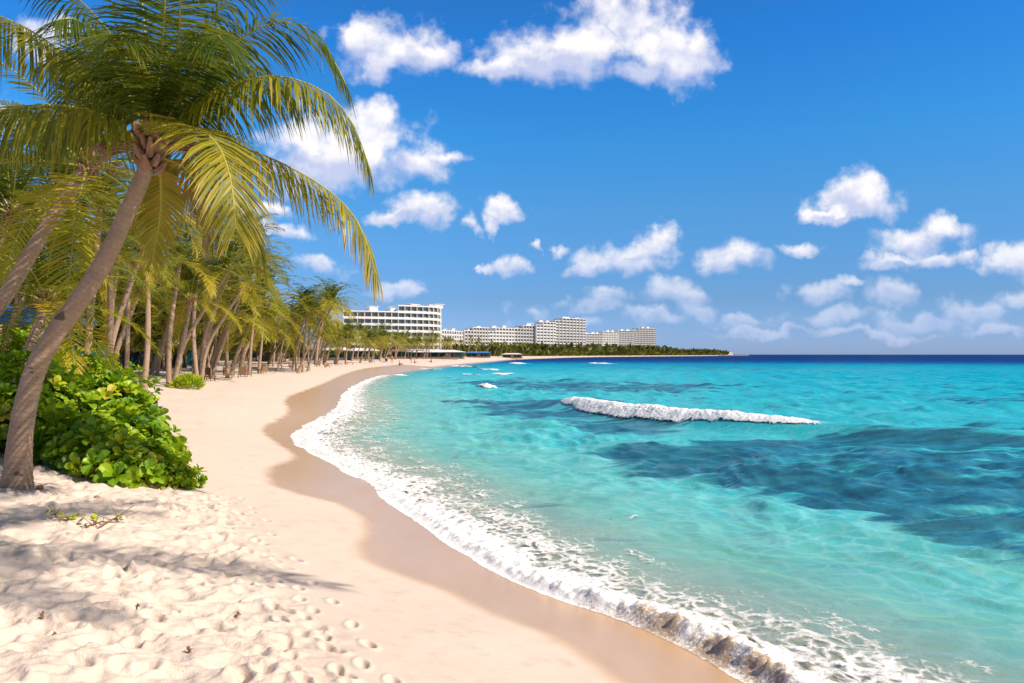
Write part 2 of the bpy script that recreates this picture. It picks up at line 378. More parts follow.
for L,a,n in ((14,.07,3),(8,.06,3),(4.5,.042,4),(2.4,.027,5),(1.3,.016,6),(.75,.010,6)):
    for k in range(n):
        an=math.radians(-105+wrng.normal(0,28)); l=L*wrng.uniform(.8,1.25)
        WV.append((math.cos(an)*6.283/l,math.sin(an)*6.283/l,a,wrng.uniform(0,6.28),l))
def waves(X,Y,cell):
    wx=X+1.6*fbm(X*.21,Y*.21,3,71)*2; wy=Y+1.6*fbm(X*.21,Y*.21,3,72)*2
    z=np.zeros(X.shape)
    for kx,ky,a,ph,l in WV:
        s=np.sin(kx*wx+ky*wy+ph); z+=a*np.clip(l/cell/3-1,0,1)*(1-2*np.abs(s)**1.2+.0)*.8
    return z
def sea_h(X,Y,d=None):
    rh,s_,tt=ridge(X,Y)
    w=np.clip(waves(X,Y,np.hypot(X,Y)*.0065),-.3,.3)
    return rh,w*(1-.75*np.exp(-(s_/3.5)**2)*(tt<.99)*(tt>.01))
def water():
    th=angles(.12,38,3); rs=np.concatenate([[1.5,3.],np.exp(np.linspace(math.log(5.),math.log(160),560)),np.exp(np.linspace(math.log(162),math.log(40000),170))])
    X,Y,Rr,f=polar(rs,th); d=-shore_d(X,Y)
    rh,w_=sea_h(X,Y); z=w_*sstep(.3,9,d)+rh*(d>3)
    z+=.05*np.exp(-((d-2.6)/.5)**2)*(Y<30)*(fbm(X*.8,Y*.8,2,4))
    # bathymetry: distance offshore, deepening quickly past the bar
    q=np.log1p(np.maximum(d,0))/math.log(1+520)
    deep=np.interp(np.maximum(d,0),[0,1.0,2.4,4.2,11,45,110,190,300,480],[0,.09,.19,.28,.37,.48,.60,.72,.86,1])
    deep=np.maximum(deep,np.interp(Rr,[0,150,230,330,520],[0,.50,.66,.84,1])*(d>0))
    def reefp(pts): return [ (lambda v:(v.x,v.y))(P(px,py,H*F/(py-HZ))) for px,py in pts]
    reef_swell=np.zeros(X.shape)
    for pts,st in (([(560,452),(640,446),(760,436),(900,436),(1040,440),(1300,450),(1300,640),(1060,585),(960,536),(860,508),(770,488),(700,476),(640,466)],.80),
                   ([(455,402),(520,397),(610,400),(560,408),(640,414),(700,424),(640,431),(560,424),(500,416)],.8),
                   ([(430,383),(520,378),(640,382),(760,384),(700,391),(600,392),(520,388)],.7),([(800,428),(900,430),(1040,432),(1300,430),(1300,424),(1000,424)],.70),  # second polygon paints the swell darker in the water colour, no seabed patch
                   ([(560,366),(700,364),(900,368),(820,371),(640,371)],.35),([(880,398),(1000,392),(1200,396),(1020,403)],.45)):
        pl=reefp(pts); sd=sdpoly(X,Y,pl); w=np.clip(Rr*.055,.8,9)
        reef_swell=np.maximum(reef_swell,st*sstep(-w,w*.9,sd))
    opa=np.clip(.10+.95*(1-np.exp(-np.maximum(d,0)/2.8)),0,1)
    keep=(d>-1.5); fk=keep[f].all(1); f=f[fk]
    used=np.unique(f); mp=np.full(len(X),-1); mp[used]=np.arange(len(used)); f=mp[f]
    V=np.stack([X,Y,z],1)[used]
    o=mesh_obj('sea_water',V,f,M['water'],attrs={'deep':deep[used],'reef_swell':reef_swell[used],'opa':opa[used]},smooth=True)
    tag(o,'clear turquoise sea deepening to navy at the horizon','sea',kind='structure')
water()
# surf along the waterline, a graph over Y
WLx=lambda Y: np.interp(Y,WLs[:,1],WLs[:,0])
def shore_foam():
    ys=np.concatenate([np.arange(4.5,16,.024),16+np.cumsum(.024*np.exp(np.linspace(0,3.2,560)))])
    us=np.concatenate([np.arange(-.9,2.3,.026),2.3+np.cumsum(.026*np.exp(np.linspace(0,1.9,90)))])
    Yg,U=np.meshgrid(ys,us,indexing='ij'); Y=Yg.ravel(); U=U.ravel()
    tongue=(fbm(Y*.55,Y*0,3,41)-.5)*1.1+(fbm(Y*2.2,Y*0+3,3,43)-.5)*.35
    sc=np.interp(Y,[5,12,20,34,60,200],[1,1.15,1.9,2.3,2.2,3.5])   # oblique beach: wider across x
    e=U/sc+.03+.15*(tongue+.75)
    X=WLx(Y)+U; d=-shore_d(X,Y)
    width=np.interp(Y,[5,9,14,20,30,45,80,130],[2.0,1.9,1.75,1.85,2.0,1.8,1.4,.9])
    e2=e/width
    cov=sstep(-.02,.05,e)*(.95-.50*sstep(.15,.60,e2))*(1-sstep(.65,1.5,e2))
    lanes=np.exp(-((e2-1.25)/.12)**2)*.42*fbm(X*.6,Y*.3,3,88)+np.exp(-((e2-.85)/.1)**2)*.3
    cov=np.maximum(cov,lanes*(e2<1.9))*(.62+.62*fbm(X*1.1,Y*.8,4,19))
    cov*=sstep(160,110,Y)*np.interp(Y,[12,20],[1,.86])
    cov=np.where(e2>.22,cov*np.interp(Y,[8,14,22],[1,.92,.78]),cov)
    g=z_of_d(-d)
    roll=np.interp(Y,[4,6,8.0,9.5,11,14,18,25],[.09,.14,.145,.10,.065,.045,.03,.02])
    lump=fbm(X*5,Y*5,4,33); fine=fbm(X*17,Y*17,3,35)
    prof=np.where(e<.30,np.exp(-((e-.30)/.13)**2),np.exp(-((e-.30)/.42)**2))
    h=roll*prof*(.32+.85*lump+.45*fine)+ (.05*(lump-.35)+.035*(fine-.4))*sstep(0,.25,e)*(1-sstep(.6,1.3,e2))*np.interp(Y,[8,40],[1,1.6])
    z=np.maximum(g,0)+.003+.012*sstep(0,.25,e)+np.maximum(h,0)*sstep(-.02,.12,e)
    silt=(1-sstep(.30,.52,e))*sstep(10.6,8.8,Y)*(.30+.55*fbm(X*3.5,Y*3.5,3,91)) 
    V=np.stack([X,Y,z],1); nr,nt=len(ys),len(us)
    i=np.arange(nr-1)[:,None]; j=np.arange(nt-1)[None,:]
    f=np.stack([i*nt+j,i*nt+j+1,(i+1)*nt+j+1,(i+1)*nt+j],-1).reshape(-1,4)[:,::-1]
    cov=np.clip(cov,0,1); f=f[(cov[f]>.02).any(1)]
    used=np.unique(f); mp=np.full(len(X),-1); mp[used]=np.arange(len(used)); f=mp[f]
    o=mesh_obj('shore_foam',V[used],f,M['foam'],attrs={'cov':cov[used],'silt':silt[used]},smooth=True)
    tag(o,'white surf foam washing along the edge of the sand','foam',kind='stuff')
shore_foam()
def foam_patch(name,label,path,wfun,hfun,ns=300,nw=70,cat='wave',group=None,base=0.0,dens=1.0,seed=0):
    """a rolling crest of foam along a path; wfun(t)->(front,back) widths, hfun(t)->height"""
    C=np.array(path,float); L=np.concatenate([[0],np.cumsum(np.hypot(*np.diff(C,axis=0).T))]); t=np.linspace(0,1,ns)
    cx=np.interp(t*L[-1],L,C[:,0]); cy=np.interp(t*L[-1],L,C[:,1]); T=np.stack([np.gradient(cx),np.gradient(cy)],1); T/=np.hypot(T[:,0],T[:,1])[:,None]
    N=np.stack([-T[:,1],T[:,0]],1); w=np.linspace(-1,1,nw)
    fr,bk=wfun(t); tn=t*L[-1]; jf=.7+.6*fbm(tn*.5,tn*0+seed,5,seed); jb=.7+.6*fbm(tn*.55,tn*0+seed+5,4,seed+9); off=np.where(w[None,:]<0,w[None,:]*(fr*jf)[:,None],w[None,:]*(bk*jb)[:,None])
    X=cx[:,None]+N[:,0:1]*off; Y=cy[:,None]+N[:,1:2]*off; X=X.ravel(); Y=Y.ravel(); W=np.broadcast_to(w,(ns,nw)).ravel(); Tt=np.repeat(t,nw)
    rh,w_=sea_h(X,Y); lp=fbm(X*2.6,Y*2.6,4,seed+1); fn=fbm(X*9,Y*9,3,seed+2)
    hh=np.repeat(hfun(t),nw)
    prof=np.where(W<0,np.clip(1-W*W,0,1)**1.1,np.clip(1-W*1.6,0,1)**1.8)
    edge=sstep(0,.06,Tt)*sstep(1,.9,Tt)
    z=rh+w_+base+hh*prof*(.45+.8*lp+.35*fn)*edge+.035*fn*prof*np.minimum(hh*4,1)+.03-.025*(W<-.93)
    cov=np.where(W<0,sstep(-1.08,-.55,W),1-.68*sstep(.04,.20,W)-.30*sstep(.35,.95,W))*edge*dens*(.75+.5*lp)
    nr,nt=ns,nw; i=np.arange(nr-1)[:,None]; j=np.arange(nt-1)[None,:]
    f=np.stack([i*nt+j,i*nt+j+1,(i+1)*nt+j+1,(i+1)*nt+j],-1).reshape(-1,4)
    o=mesh_obj(name,np.stack([X,Y,z],1),f,M['foam'],attrs={'cov':np.clip(cov,0,1),'silt':np.zeros(len(X))},smooth=True)
    return tag(o,label,cat,group)
seg=RIDGE[5:27]
foam_patch('breaking_wave','long white breaking wave rolling across the middle of the bay',seg,
   lambda t:((.9*np.sin(np.pi*np.clip(t*.9+.08,0,1))+.35)*(1-.35*t),4.2*np.sin(np.pi*np.clip(t*.85+.12,0,1))+.9),lambda t:.15*np.sin(np.pi*np.clip(t*.8+.15,0,1))+.03,620,110,seed=200)
def wpt(px,py): v=P(px,py,H*F/(py-HZ)); return (v.x,v.y)
foam_patch('foam_trail','thin white foam trail on the swell right of the breaking wave',[wpt(650,409),wpt(740,414),wpt(790,420)],
   lambda t:(t*0+.9,t*0+1.6),lambda t:t*0+.05,160,40,dens=.85,seed=230,cat='foam')
foam_patch('foam_trail','small pale foam fleck on turquoise water behind the swell',[wpt(893,428),wpt(925,430)],lambda t:(t*0+.3,t*0+.5),lambda t:t*0+.03,60,24,dens=.6,seed=233,cat='foam')
foam_patch('foam_trail','faint foam streak drifting just off the surf in the shallows',[wpt(606,520),wpt(640,516)],lambda t:(t*0+.10,t*0+.22),lambda t:t*0+.003,60,24,dens=.40,seed=236,cat='foam')
for k,(a,b,y,hh,lb) in enumerate(((480,497,388,.75,'nearest small whitecap breaking left of the long wave'),(458,486,374.5,.40,'low whitecap streak near the palm beach'),(497,512,374,.5,'small bright whitecap beyond the low streak'),
        (400,409,375,.5,'tiny whitecap close to the sand in the inner bay'),(455,478,366.5,.5,'thin distant whitecap off the palm grove'),(478,497,369.5,.6,'short distant whitecap off the grove'),
        (515,524,363.5,.7,'farthest whitecap below the hotel blocks'),(590,612,363.5,.6,'pale distant whitecap out from the tower blocks'),(404,440,369.0,.35,'thin foam line hugging the inner beach'))):
    foam_patch('whitecap',lb,[wpt(a,y-.3),wpt((a+b)/2,y),wpt(b,y+.4)],lambda t,y=y:(t*0+ .011*H*F/(y-HZ)+.15,t*0+.02*H*F/(y-HZ)+.3),lambda t,hh=hh:.32*hh*np.sin(np.pi*np.clip(t*.9+.05,0,1)),60,24,group='whitecaps in the bay',dens=.95,seed=300+7*k)

# ------------------------------------------------------------------ palms
def frond_mesh(name, ctrl, n=60, leaf=.8, wid=.034, grav=.35, yel=.4, seg=3, bare=.17, rad=.022, brown=0.0, seed=0, mat='frond', vee=.30, upv=None, half=None):
    rr=random.Random(seed); C=catmull([tuple(c) for c in ctrl],8)
    L=np.concatenate([[0],np.cumsum(np.linalg.norm(np.diff(C,axis=0),axis=1))]); tot=L[-1]
    def at(t): return Vector([np.interp(t*tot,L,C[:,k]) for k in range(3)])
    v=[];f=[];m=[];ti=[]
    N=14; prev=None; frames=[]
    for i in range(N+1):
        t=i/N; p=at(t); T=(at(min(t+.02,1))-at(max(t-.02,0))).normalized()
        U=Vector(upv) if upv else Vector((0,0,1))
        S=T.cross(U)
        if S.length<.25 and prev is not None: S=prev-T*prev.dot(T)
        S.normalize()
        if prev is not None and S.dot(prev)<0: S=-S
        if prev is not None: S=(S*.6+prev*.4); S=(S-T*S.dot(T)).normalized()
        prev=S; frames.append((p,T,S,S.cross(T).normalized()))
        r=rad*(1-.85*t)+.002
        if t<.08: r*=1.9
        for q in range(5):
            a=q*6.283/5; v.append(tuple(p+S*math.cos(a)*r+frames[-1][3]*math.sin(a)*r*.8)); ti.append(.55+.25*t)
    for i in range(N):
        for q in range(5): f.append((i*5+q,i*5+(q+1)%5,(i+1)*5+(q+1)%5,(i+1)*5+q)); m.append(1)
    def frame(t):
        u=t*N; i=min(int(u),N-1); a=u-i; A,B=frames[i],frames[i+1]
        return [A[k].lerp(B[k],a) for k in range(4)]
    for i in range(n):
        t=bare+(1-bare)*(i+.5)/n; tc=(t-bare)/(1-bare)
        for sgn in (-1,1):
            if rr.random()<.04: continue
            if half is not None and sgn!=half and rr.random()<.5: continue
            p,T,S,U=frame(min(1,t+rr.uniform(-.3,.3)/n))
            prof=(.55+.45*math.sin(math.pi*min(1,tc*1.15+.12))) if tc<.6 else (1-.50*((tc-.6)/.4)**1.4)
            ll=leaf*prof*rr.uniform(.82,1.1)
            fwd=.34+.62*tc**2+rr.uniform(-.10,.10)
            d=(S*sgn*(1-.35*tc)+T*fwd+U*(vee*(1-tc)+rr.uniform(-.12,.12))).normalized()
            W=T-d*T.dot(d)
            if W.length<.1: W=U
            W.normalize(); W=(W+U*rr.uniform(-.5,.5)).normalized()
            w=wid*rr.uniform(.8,1.15)*(1-.45*tc); tt=yel+rr.gauss(0,.07)
            g=grav*rr.uniform(.7,1.35)
            b=len(v); q=p.copy()
            prof_w=(.55,1.0,.8,.0) if seg==3 else (.7,1.0,.0)
            for k in range(seg+1):
                ww=w*prof_w[k]*.5
                tk=tt+(.05 if k==0 else 0)+(.16 if k==seg else 0)+brown*(k/seg)*(.4+.6*tc)
                if k<seg:
                    v.append(tuple(q-W*ww)); v.append(tuple(q+W*ww)); ti+= [tk,tk]
                else: v.append(tuple(q)); ti.append(tk)
                d=(d+Vector((0,0,-1))*g*(1.6/seg)).normalized(); q=q+d*(ll/seg)
            for k in range(seg-1): f.append((b+2*k,b+2*k+1,b+2*k+3,b+2*k+2)); m.append(0)
            f.append((b+2*seg-2,b+2*seg-1,b+2*seg)); m.append(0)
    me=bpy.data.meshes.new(name); me.from_pydata(v,[],f); me.update()
    me.materials.append(M[mat]); me.materials.append(M['rib']); me.polygons.foreach_set('material_index',m)
    a=me.attributes.new('tint','FLOAT','POINT'); a.data.foreach_set('value',np.clip(ti,0,1))
    return me
def trunk_mesh(path, r0, r1, flare=1.5, sides=14, step=.07, rings=True, seed=0, parent=None, fixed=None):
    C=catmull(path,10); L=np.concatenate([[0],np.cumsum(np.linalg.norm(np.diff(C,axis=0),axis=1))]); tot=L[-1]
    n=max(6,int(tot/step)) if fixed is None else fixed; V=[];al=[]; rr=np.random.default_rng(seed)
    for i in range(n+1):
        s=i/n*tot; p=np.array([np.interp(s,L,C[:,k]) for k in range(3)]); T=np.array([np.interp(min(s+.1,tot),L,C[:,k])-np.interp(max(s-.1,0),L,C[:,k]) for k in range(3)]); T/=np.linalg.norm(T)
        a=np.cross(T,[0,1,0]); a/=np.linalg.norm(a); b=np.cross(T,a)
        r=r0+(r1-r0)*(s/tot)**.8; r*=1+(flare-1)*math.exp(-s/(r0*2.2))
        if rings: r*=1+.025*math.sin(s*11*6.283)+rr.normal(0,.008)
        for k in range(sides):
            w=6.283*k/sides; rk=r*(1+.04*math.sin(3*w+s*1.3)+(.10*math.sin(5*w+1)*math.exp(-s/(r0*1.6)) if rings else 0))
            V.append(p+a*math.cos(w)*rk+b*math.sin(w)*rk); al.append(s)
    F_=[(i*sides+k,i*sides+(k+1)%sides,(i+1)*sides+(k+1)%sides,(i+1)*sides+k) for i in range(n) for k in range(sides)]
    F_.append(tuple(range(n*sides,(n+1)*sides)))
    return mesh_obj('trunk',V,F_,M['trunk'],parent,attrs={'along':al},smooth=True)
def crown_base(root, c, s=1.0, seed=0, ink=8):
    rr=random.Random(seed); mb=MB()
    for k in range(26):          # leaf boots and fibre round the heart
        a=k*2.4; z=-.28+k*.022; r=.13*s
        p0=c+Vector((math.cos(a)*r*.6,math.sin(a)*r*.6,z*s)); p1=p0+Vector((math.cos(a)*.16,math.sin(a)*.16,.17))*s*rr.uniform(.7,1.2)
        mb.tube([p0,(p0+p1)/2+Vector((0,0,-.02)),p1],[.06*s,.05*s,.022*s],6)
    mb.build('husk',M['husk'],root)
    for k in range(ink):         # old flower stalks
        a=rr.uniform(0,6.28); p=c+Vector((math.cos(a)*.12,math.sin(a)*.12,-.02))*s; m2=MB()
        q=p+Vector((math.cos(a)*.38,math.sin(a)*.38,rr.uniform(-.05,.3)))*s
        m2.tube([p,(p+q)/2+Vector((0,0,.08)),q],[.022*s,.016*s,.01*s],5)
        for j in range(7):
            u=q+Vector((rr.gauss(math.cos(a)*.15,.09),rr.gauss(math.sin(a)*.15,.09),rr.uniform(-.28,.02)))*s
            m2.tube([p.lerp(q,.5+.07*j),u.lerp(q,.3)+Vector((0,0,.02)),u],[.009*s,.008*s,.005*s],4)
        m2.build('flower_stalk',M['husk'],root)

# ---- hero palm
hb=gp(18,486); HY=hb.y
def tr(pts, Y0, Y1):
    n=len(pts); return [tuple(P(px,py,Y0+(Y1-Y0)*i/(n-1))) for i,(px,py) in enumerate(pts)]
def rebase(o_pts, root): return [tuple(Vector(p)-root.location) for p in o_pts]
hero=empty('coconut_palm',hb-Vector((0,0,.1)))
tag(hero,'large coconut palm leaning right over the sand in the left foreground','palm tree')
pth=tr([(16,502),(18,470),(21,432),(27,398),(37,365),(54,335),(78,302),(104,262),(127,214),(141,182),(149,160)],HY,HY-.3); pth[0]=tuple(Vector(pth[0])-Vector((0,0,.1)))
trunk_mesh(rebase(pth,hero),.185,.115,1.8,22,.03,True,1,hero)
CY=HY-.3; c0=P(150,152,CY)-hero.location
crown_base(hero,c0,1.15,3,12)
k1=CY/11.2
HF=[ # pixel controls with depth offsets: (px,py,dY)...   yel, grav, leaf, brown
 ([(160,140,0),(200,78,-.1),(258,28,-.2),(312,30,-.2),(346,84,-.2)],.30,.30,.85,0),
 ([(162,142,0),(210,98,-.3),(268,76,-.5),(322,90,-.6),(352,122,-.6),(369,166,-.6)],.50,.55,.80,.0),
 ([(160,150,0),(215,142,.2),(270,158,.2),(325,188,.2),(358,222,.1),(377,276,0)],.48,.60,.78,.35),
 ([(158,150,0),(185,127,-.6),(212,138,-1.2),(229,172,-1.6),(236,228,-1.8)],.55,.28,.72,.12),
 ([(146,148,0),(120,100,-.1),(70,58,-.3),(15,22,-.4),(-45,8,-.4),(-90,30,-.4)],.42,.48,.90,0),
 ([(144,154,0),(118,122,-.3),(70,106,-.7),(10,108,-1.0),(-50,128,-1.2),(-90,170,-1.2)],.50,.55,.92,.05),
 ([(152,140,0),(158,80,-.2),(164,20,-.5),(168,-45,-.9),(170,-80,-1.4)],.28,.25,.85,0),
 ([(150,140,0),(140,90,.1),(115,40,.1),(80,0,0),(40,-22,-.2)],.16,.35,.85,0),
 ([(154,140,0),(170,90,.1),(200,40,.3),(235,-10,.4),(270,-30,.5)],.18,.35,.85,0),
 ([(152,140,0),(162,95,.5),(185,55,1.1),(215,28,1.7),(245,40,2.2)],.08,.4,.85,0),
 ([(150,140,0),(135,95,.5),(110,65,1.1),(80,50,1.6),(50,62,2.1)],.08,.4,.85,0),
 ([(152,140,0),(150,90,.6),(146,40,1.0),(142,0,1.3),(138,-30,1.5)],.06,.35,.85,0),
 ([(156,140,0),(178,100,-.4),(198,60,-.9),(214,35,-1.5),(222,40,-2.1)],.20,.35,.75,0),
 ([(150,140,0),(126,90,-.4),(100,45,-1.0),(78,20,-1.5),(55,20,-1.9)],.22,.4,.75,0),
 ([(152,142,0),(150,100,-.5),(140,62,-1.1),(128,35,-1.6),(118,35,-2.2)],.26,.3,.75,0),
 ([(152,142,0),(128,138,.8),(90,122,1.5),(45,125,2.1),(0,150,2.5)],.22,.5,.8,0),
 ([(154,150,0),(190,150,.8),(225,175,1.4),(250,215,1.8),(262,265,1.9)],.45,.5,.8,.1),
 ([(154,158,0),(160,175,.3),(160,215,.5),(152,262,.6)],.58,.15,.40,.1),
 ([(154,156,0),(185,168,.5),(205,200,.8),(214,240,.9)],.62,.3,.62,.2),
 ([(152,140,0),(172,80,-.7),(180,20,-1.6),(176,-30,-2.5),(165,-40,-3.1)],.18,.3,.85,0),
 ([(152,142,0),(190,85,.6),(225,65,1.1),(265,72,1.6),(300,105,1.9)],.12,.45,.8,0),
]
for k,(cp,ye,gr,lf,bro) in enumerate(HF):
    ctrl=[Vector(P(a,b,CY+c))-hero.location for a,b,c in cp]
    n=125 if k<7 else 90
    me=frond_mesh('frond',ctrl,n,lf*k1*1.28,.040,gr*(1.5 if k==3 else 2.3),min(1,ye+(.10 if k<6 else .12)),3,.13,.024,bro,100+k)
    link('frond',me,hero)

# ---- shared fronds for the grove
def rel_ctrl(elev, length, droop, n=6):
    p=Vector((0,0,0)); a=elev; out=[p.copy()]
    for i in range(n):
        p=p+Vector((math.cos(a),0,math.sin(a)))*length/n; out.append(p.copy()); a-=droop/n*(1+.9*i/n)
        a=max(a,R(-84))
    return out
ELS=[82,68,55,44,34,23,12,1,-13,-32]
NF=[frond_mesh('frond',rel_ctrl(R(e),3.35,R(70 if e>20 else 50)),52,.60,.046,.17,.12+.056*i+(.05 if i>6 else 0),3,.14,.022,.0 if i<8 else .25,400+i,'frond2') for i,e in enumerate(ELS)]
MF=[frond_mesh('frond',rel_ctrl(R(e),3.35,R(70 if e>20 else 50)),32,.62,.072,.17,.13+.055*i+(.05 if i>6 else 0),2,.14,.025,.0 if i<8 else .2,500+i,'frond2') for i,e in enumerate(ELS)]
def merge_crown(nf, seed, mat='frond2', n=20, wid=.11):
    rr=random.Random(seed); V=[];Fc=[];Mi=[];Ti=[]
    for k in range(nf):
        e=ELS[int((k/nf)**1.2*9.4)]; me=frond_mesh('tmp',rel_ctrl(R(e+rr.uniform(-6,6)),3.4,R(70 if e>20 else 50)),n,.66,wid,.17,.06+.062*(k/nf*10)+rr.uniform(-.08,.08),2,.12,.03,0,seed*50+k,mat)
        mat_=Matrix.Rotation(k*2.4+rr.uniform(-.3,.3),4,'Z')
        b=len(V); V+=[tuple(mat_@v.co) for v in me.vertices]; Fc+=[tuple(b+i for i in p.vertices) for p in me.polygons]; Mi+=[p.material_index for p in me.polygons]
        Ti+=[a.value for a in me.attributes['tint'].data]; bpy.data.meshes.remove(me)
    me=bpy.data.meshes.new('crown'); me.from_pydata(V,[],Fc); me.update(); me.materials.append(M[mat]); me.materials.append(M['rib'])
    me.polygons.foreach_set('material_index',Mi); a=me.attributes.new('tint','FLOAT','POINT'); a.data.foreach_set('value',Ti); return me
CR=[merge_crown(20,s) for s in (1,2,3,4)]; CRF=[merge_crown(14,s,'frond2',10,.22) for s in (5,6,7)]
def palm(base, top, r=.17, lod=0, nf=20, sc=1.0, label='', group=None, seed=0, lean=None, path=None):
    """base/top are world points; lod 0 near, 1 middle, 2 far"""
    rr=random.Random(seed*13+5); root=empty('coconut_palm',base); tag(root,label,'palm tree',group)
    t=Vector(top)-Vector(base)
    if path: pts=path
    else:
        bow=Vector((rr.uniform(-.35,.35),rr.uniform(-.3,.3),0))*(t.length/8)
        pts=[(0,0,-.35),tuple(t*.33-Vector((t.x,t.y,0))*.12+bow),tuple(t*.66-Vector((t.x,t.y,0))*.08+bow*.8),tuple(t)]
    if lod==0: trunk_mesh(pts,r,r*.68,1.5,14,.06,True,seed,root)
    elif lod==1: trunk_mesh(pts,r,r*.65,1.5,9,.3,False,seed,root)
    else: trunk_mesh(pts,r,r*.65,1.3,6,1,False,seed,root,fixed=6)
    if lod<2:
        src=NF if lod==0 else MF
        if lod==0: crown_base(root,t,.9,seed,4)
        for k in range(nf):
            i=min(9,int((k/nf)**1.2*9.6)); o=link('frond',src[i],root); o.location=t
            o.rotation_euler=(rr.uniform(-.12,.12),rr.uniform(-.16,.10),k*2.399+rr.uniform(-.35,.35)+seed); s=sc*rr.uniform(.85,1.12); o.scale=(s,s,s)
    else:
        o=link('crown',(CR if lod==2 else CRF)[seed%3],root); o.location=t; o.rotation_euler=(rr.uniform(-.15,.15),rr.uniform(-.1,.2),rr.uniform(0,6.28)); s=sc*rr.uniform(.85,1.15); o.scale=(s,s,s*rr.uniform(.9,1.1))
    return root
# left neighbour of the big palm
Y2=HY+3.2; t2=[(-70,420),(-30,350),(8,292),(40,238),(66,198),(88,168)]
b2=P(-75,440,Y2); b2.z=zg(b2.x,b2.y)
p2=[tuple(Vector(q)-b2) for q in tr(t2,Y2,Y2)]; p2[0]=(p2[0][0],p2[0][1],-.3)
palm(b2,P(88,166,Y2),.175,0,22,1.05,'slanting coconut palm at the left edge, its crown behind the foremost palm','',11,path=p2)
named=[ # base pixel, crown pixel, radius, label
 ((143,392),(147,262),.20,0,'straight upright palm trunk just right of the leafy shrub'),
 ((172,387),(191,300),.19,0,'palm with pale curved trunk standing on open sand right of the upright palm'),
 ((108,380),(139,292),.19,0,'leaning palm whose foot is hidden behind the shrub top'),
 ((193,372),(238,303),.18,1,'strongly slanting palm leaning right over the sand'),
 ((211,379),(229,318),.18,1,'palm with its foot farthest forward on the open sand beyond the slanting one'),
 ((150,374),(171,318),.17,1,'thin palm seen between the upright and the curved trunks'),
 ((179,371),(191,306),.17,1,'dark thin palm standing behind the curved trunk'),
 ((126,374),(128,300),.16,1,'slender straight palm behind the leaning palm foot'),
 ((230,373),(252,318),.17,1,'nearer of two parallel palms leaning right on the bright sand'),
 ((241,373),(262,322),.17,1,'farther of two parallel palms leaning right on the bright sand'),
 ((158,370),(163,300),.16,1,'slim palm with a steep trunk behind the upright palm'),
]
for k,(b,c,r,lod,lb) in enumerate(named):
    q=gp(*b); palm(q,P(c[0],c[1],q.y+.2),r*max(1,q.y/42)*.78,lod,22 if lod==0 else 19,1.0*max(.85,min(1.35,q.y/42)),lb,None,20+k)
# grove palms behind, placed inland of the shoreline
fill=[(46,302,21,'small palm with a stiff upright leaf behind the leafy shrub'),(12,215,23,'dark leafy palm crown at the far left edge under the big crown'),(72,232,27,'palm crown filling the gap between the two slanting trunks'),
      (110,262,33,'low palm crown glimpsed left of the big leaning trunk'),(203,236,50,'tall golden palm crown hanging below the big crown'),(100,205,30,'tall palm crown directly behind the big leaning trunk'),
      (24,262,30,'shaded palm crown low at the left edge'),(180,262,44,'golden palm crown above the curved trunk'),(243,262,62,'tall palm at the right end of the near grove'),(222,290,55,'yellow leafed palm below the tall grove end palm'),
      (150,225,38,'palm crown seen just under the big palm heart'),(60,190,26,'high dark crown left of the big palm heart'),(-20,250,24,'palm half cut off by the left edge of view'),(265,290,80,'palm rising above the grove before the row thins'),(255,305,70,'yellow palm with long hanging leaves near the pale canopy')]
for k,(px,py,Y,lb) in enumerate(fill):
    c=P(px,py,Y); bx=c.x-random.uniform(.3,2.2); by=Y+random.uniform(-.5,1); d=zg(bx,by)
    palm(Vector((bx,by,d)),c,.15,0 if Y<40 else 1,20,1.05*max(1,min(1.4,Y/42)),lb,None,50+k)
# the row along the bay
rp=random.Random(21); cnt=0
def shore_x(Y): return float(WLx(Y))
for zone,(Y0,Y1,n,lb,grp,lod) in enumerate(((42,75,19,'one of the crowded golden palms of the grove beyond the leafy shrub','palms of the near grove',1),
      (75,150,44,'palm in the leaning row between the grove and the long white hotel','palms along the inner bay',2),
      (150,330,62,'small palm standing before the long white hotel','palms before the long white hotel',2),
      (330,900,62,'tiny palm in the green belt before the hotel towers','palms in the belt before the towers',3))):
    for k in range(n):
        u=(k+rp.random())/n; Y=Y0*(Y1/Y0)**u
        inl=(5.0+min(Y*.035,12))+2.5*math.sin(Y*.11+1)*(Y>60)+ (rp.random()**1.3)*(18 if Y<150 else 30)+Y*.012
        x=shore_x(Y)-inl*(1 if Y<330 else 1.1)
        z=zg(x,Y); h=rp.uniform(6.5,9.2) if Y<75 else (rp.uniform(5.5,8.5) if Y<95 else rp.uniform(4.0,6.8) if Y<230 else rp.uniform(4.5,7.5))
        if Y>330: h=rp.uniform(6.5,10.5)
        le=rp.uniform(.4,3.6); top=Vector((x+le,Y-rp.uniform(0,1.2),z+h))
        if zone==3: z+=max(0,min(1,(inl-70)/300))*6
        palm(Vector((x,Y,z)),top,.14 if Y<150 else .20,lod,16,1.0 if Y<75 else 1.12,lb,grp,100+cnt); cnt+=1
q=P(326,309,125); palm(Vector((q.x-1.6,125,zg(q.x-1.6,125))),q,.24,2,16,1.5,'tallest palm of the row, dark crown beside the left end of the long hotel',None,99)
q=P(384,338,190); palm(Vector((q.x-1,190,zg(q.x-1,190))),q,.24,2,16,1.5,'dark round palm crown in front of the middle of the long hotel',None,98)
# palms of the distant point
for k in range(14):
    px=rp.uniform(662,706); Y=rp.uniform(1750,2100); x=(px-512)/F*Y
    palm(Vector((x,Y,zg(x,Y))),Vector((x,Y,zg(x,Y)+rp.uniform(8,14))),.4,3,1,2.0,'speck sized tree on the low headland at the end of the bay','trees on the headland',700+k)
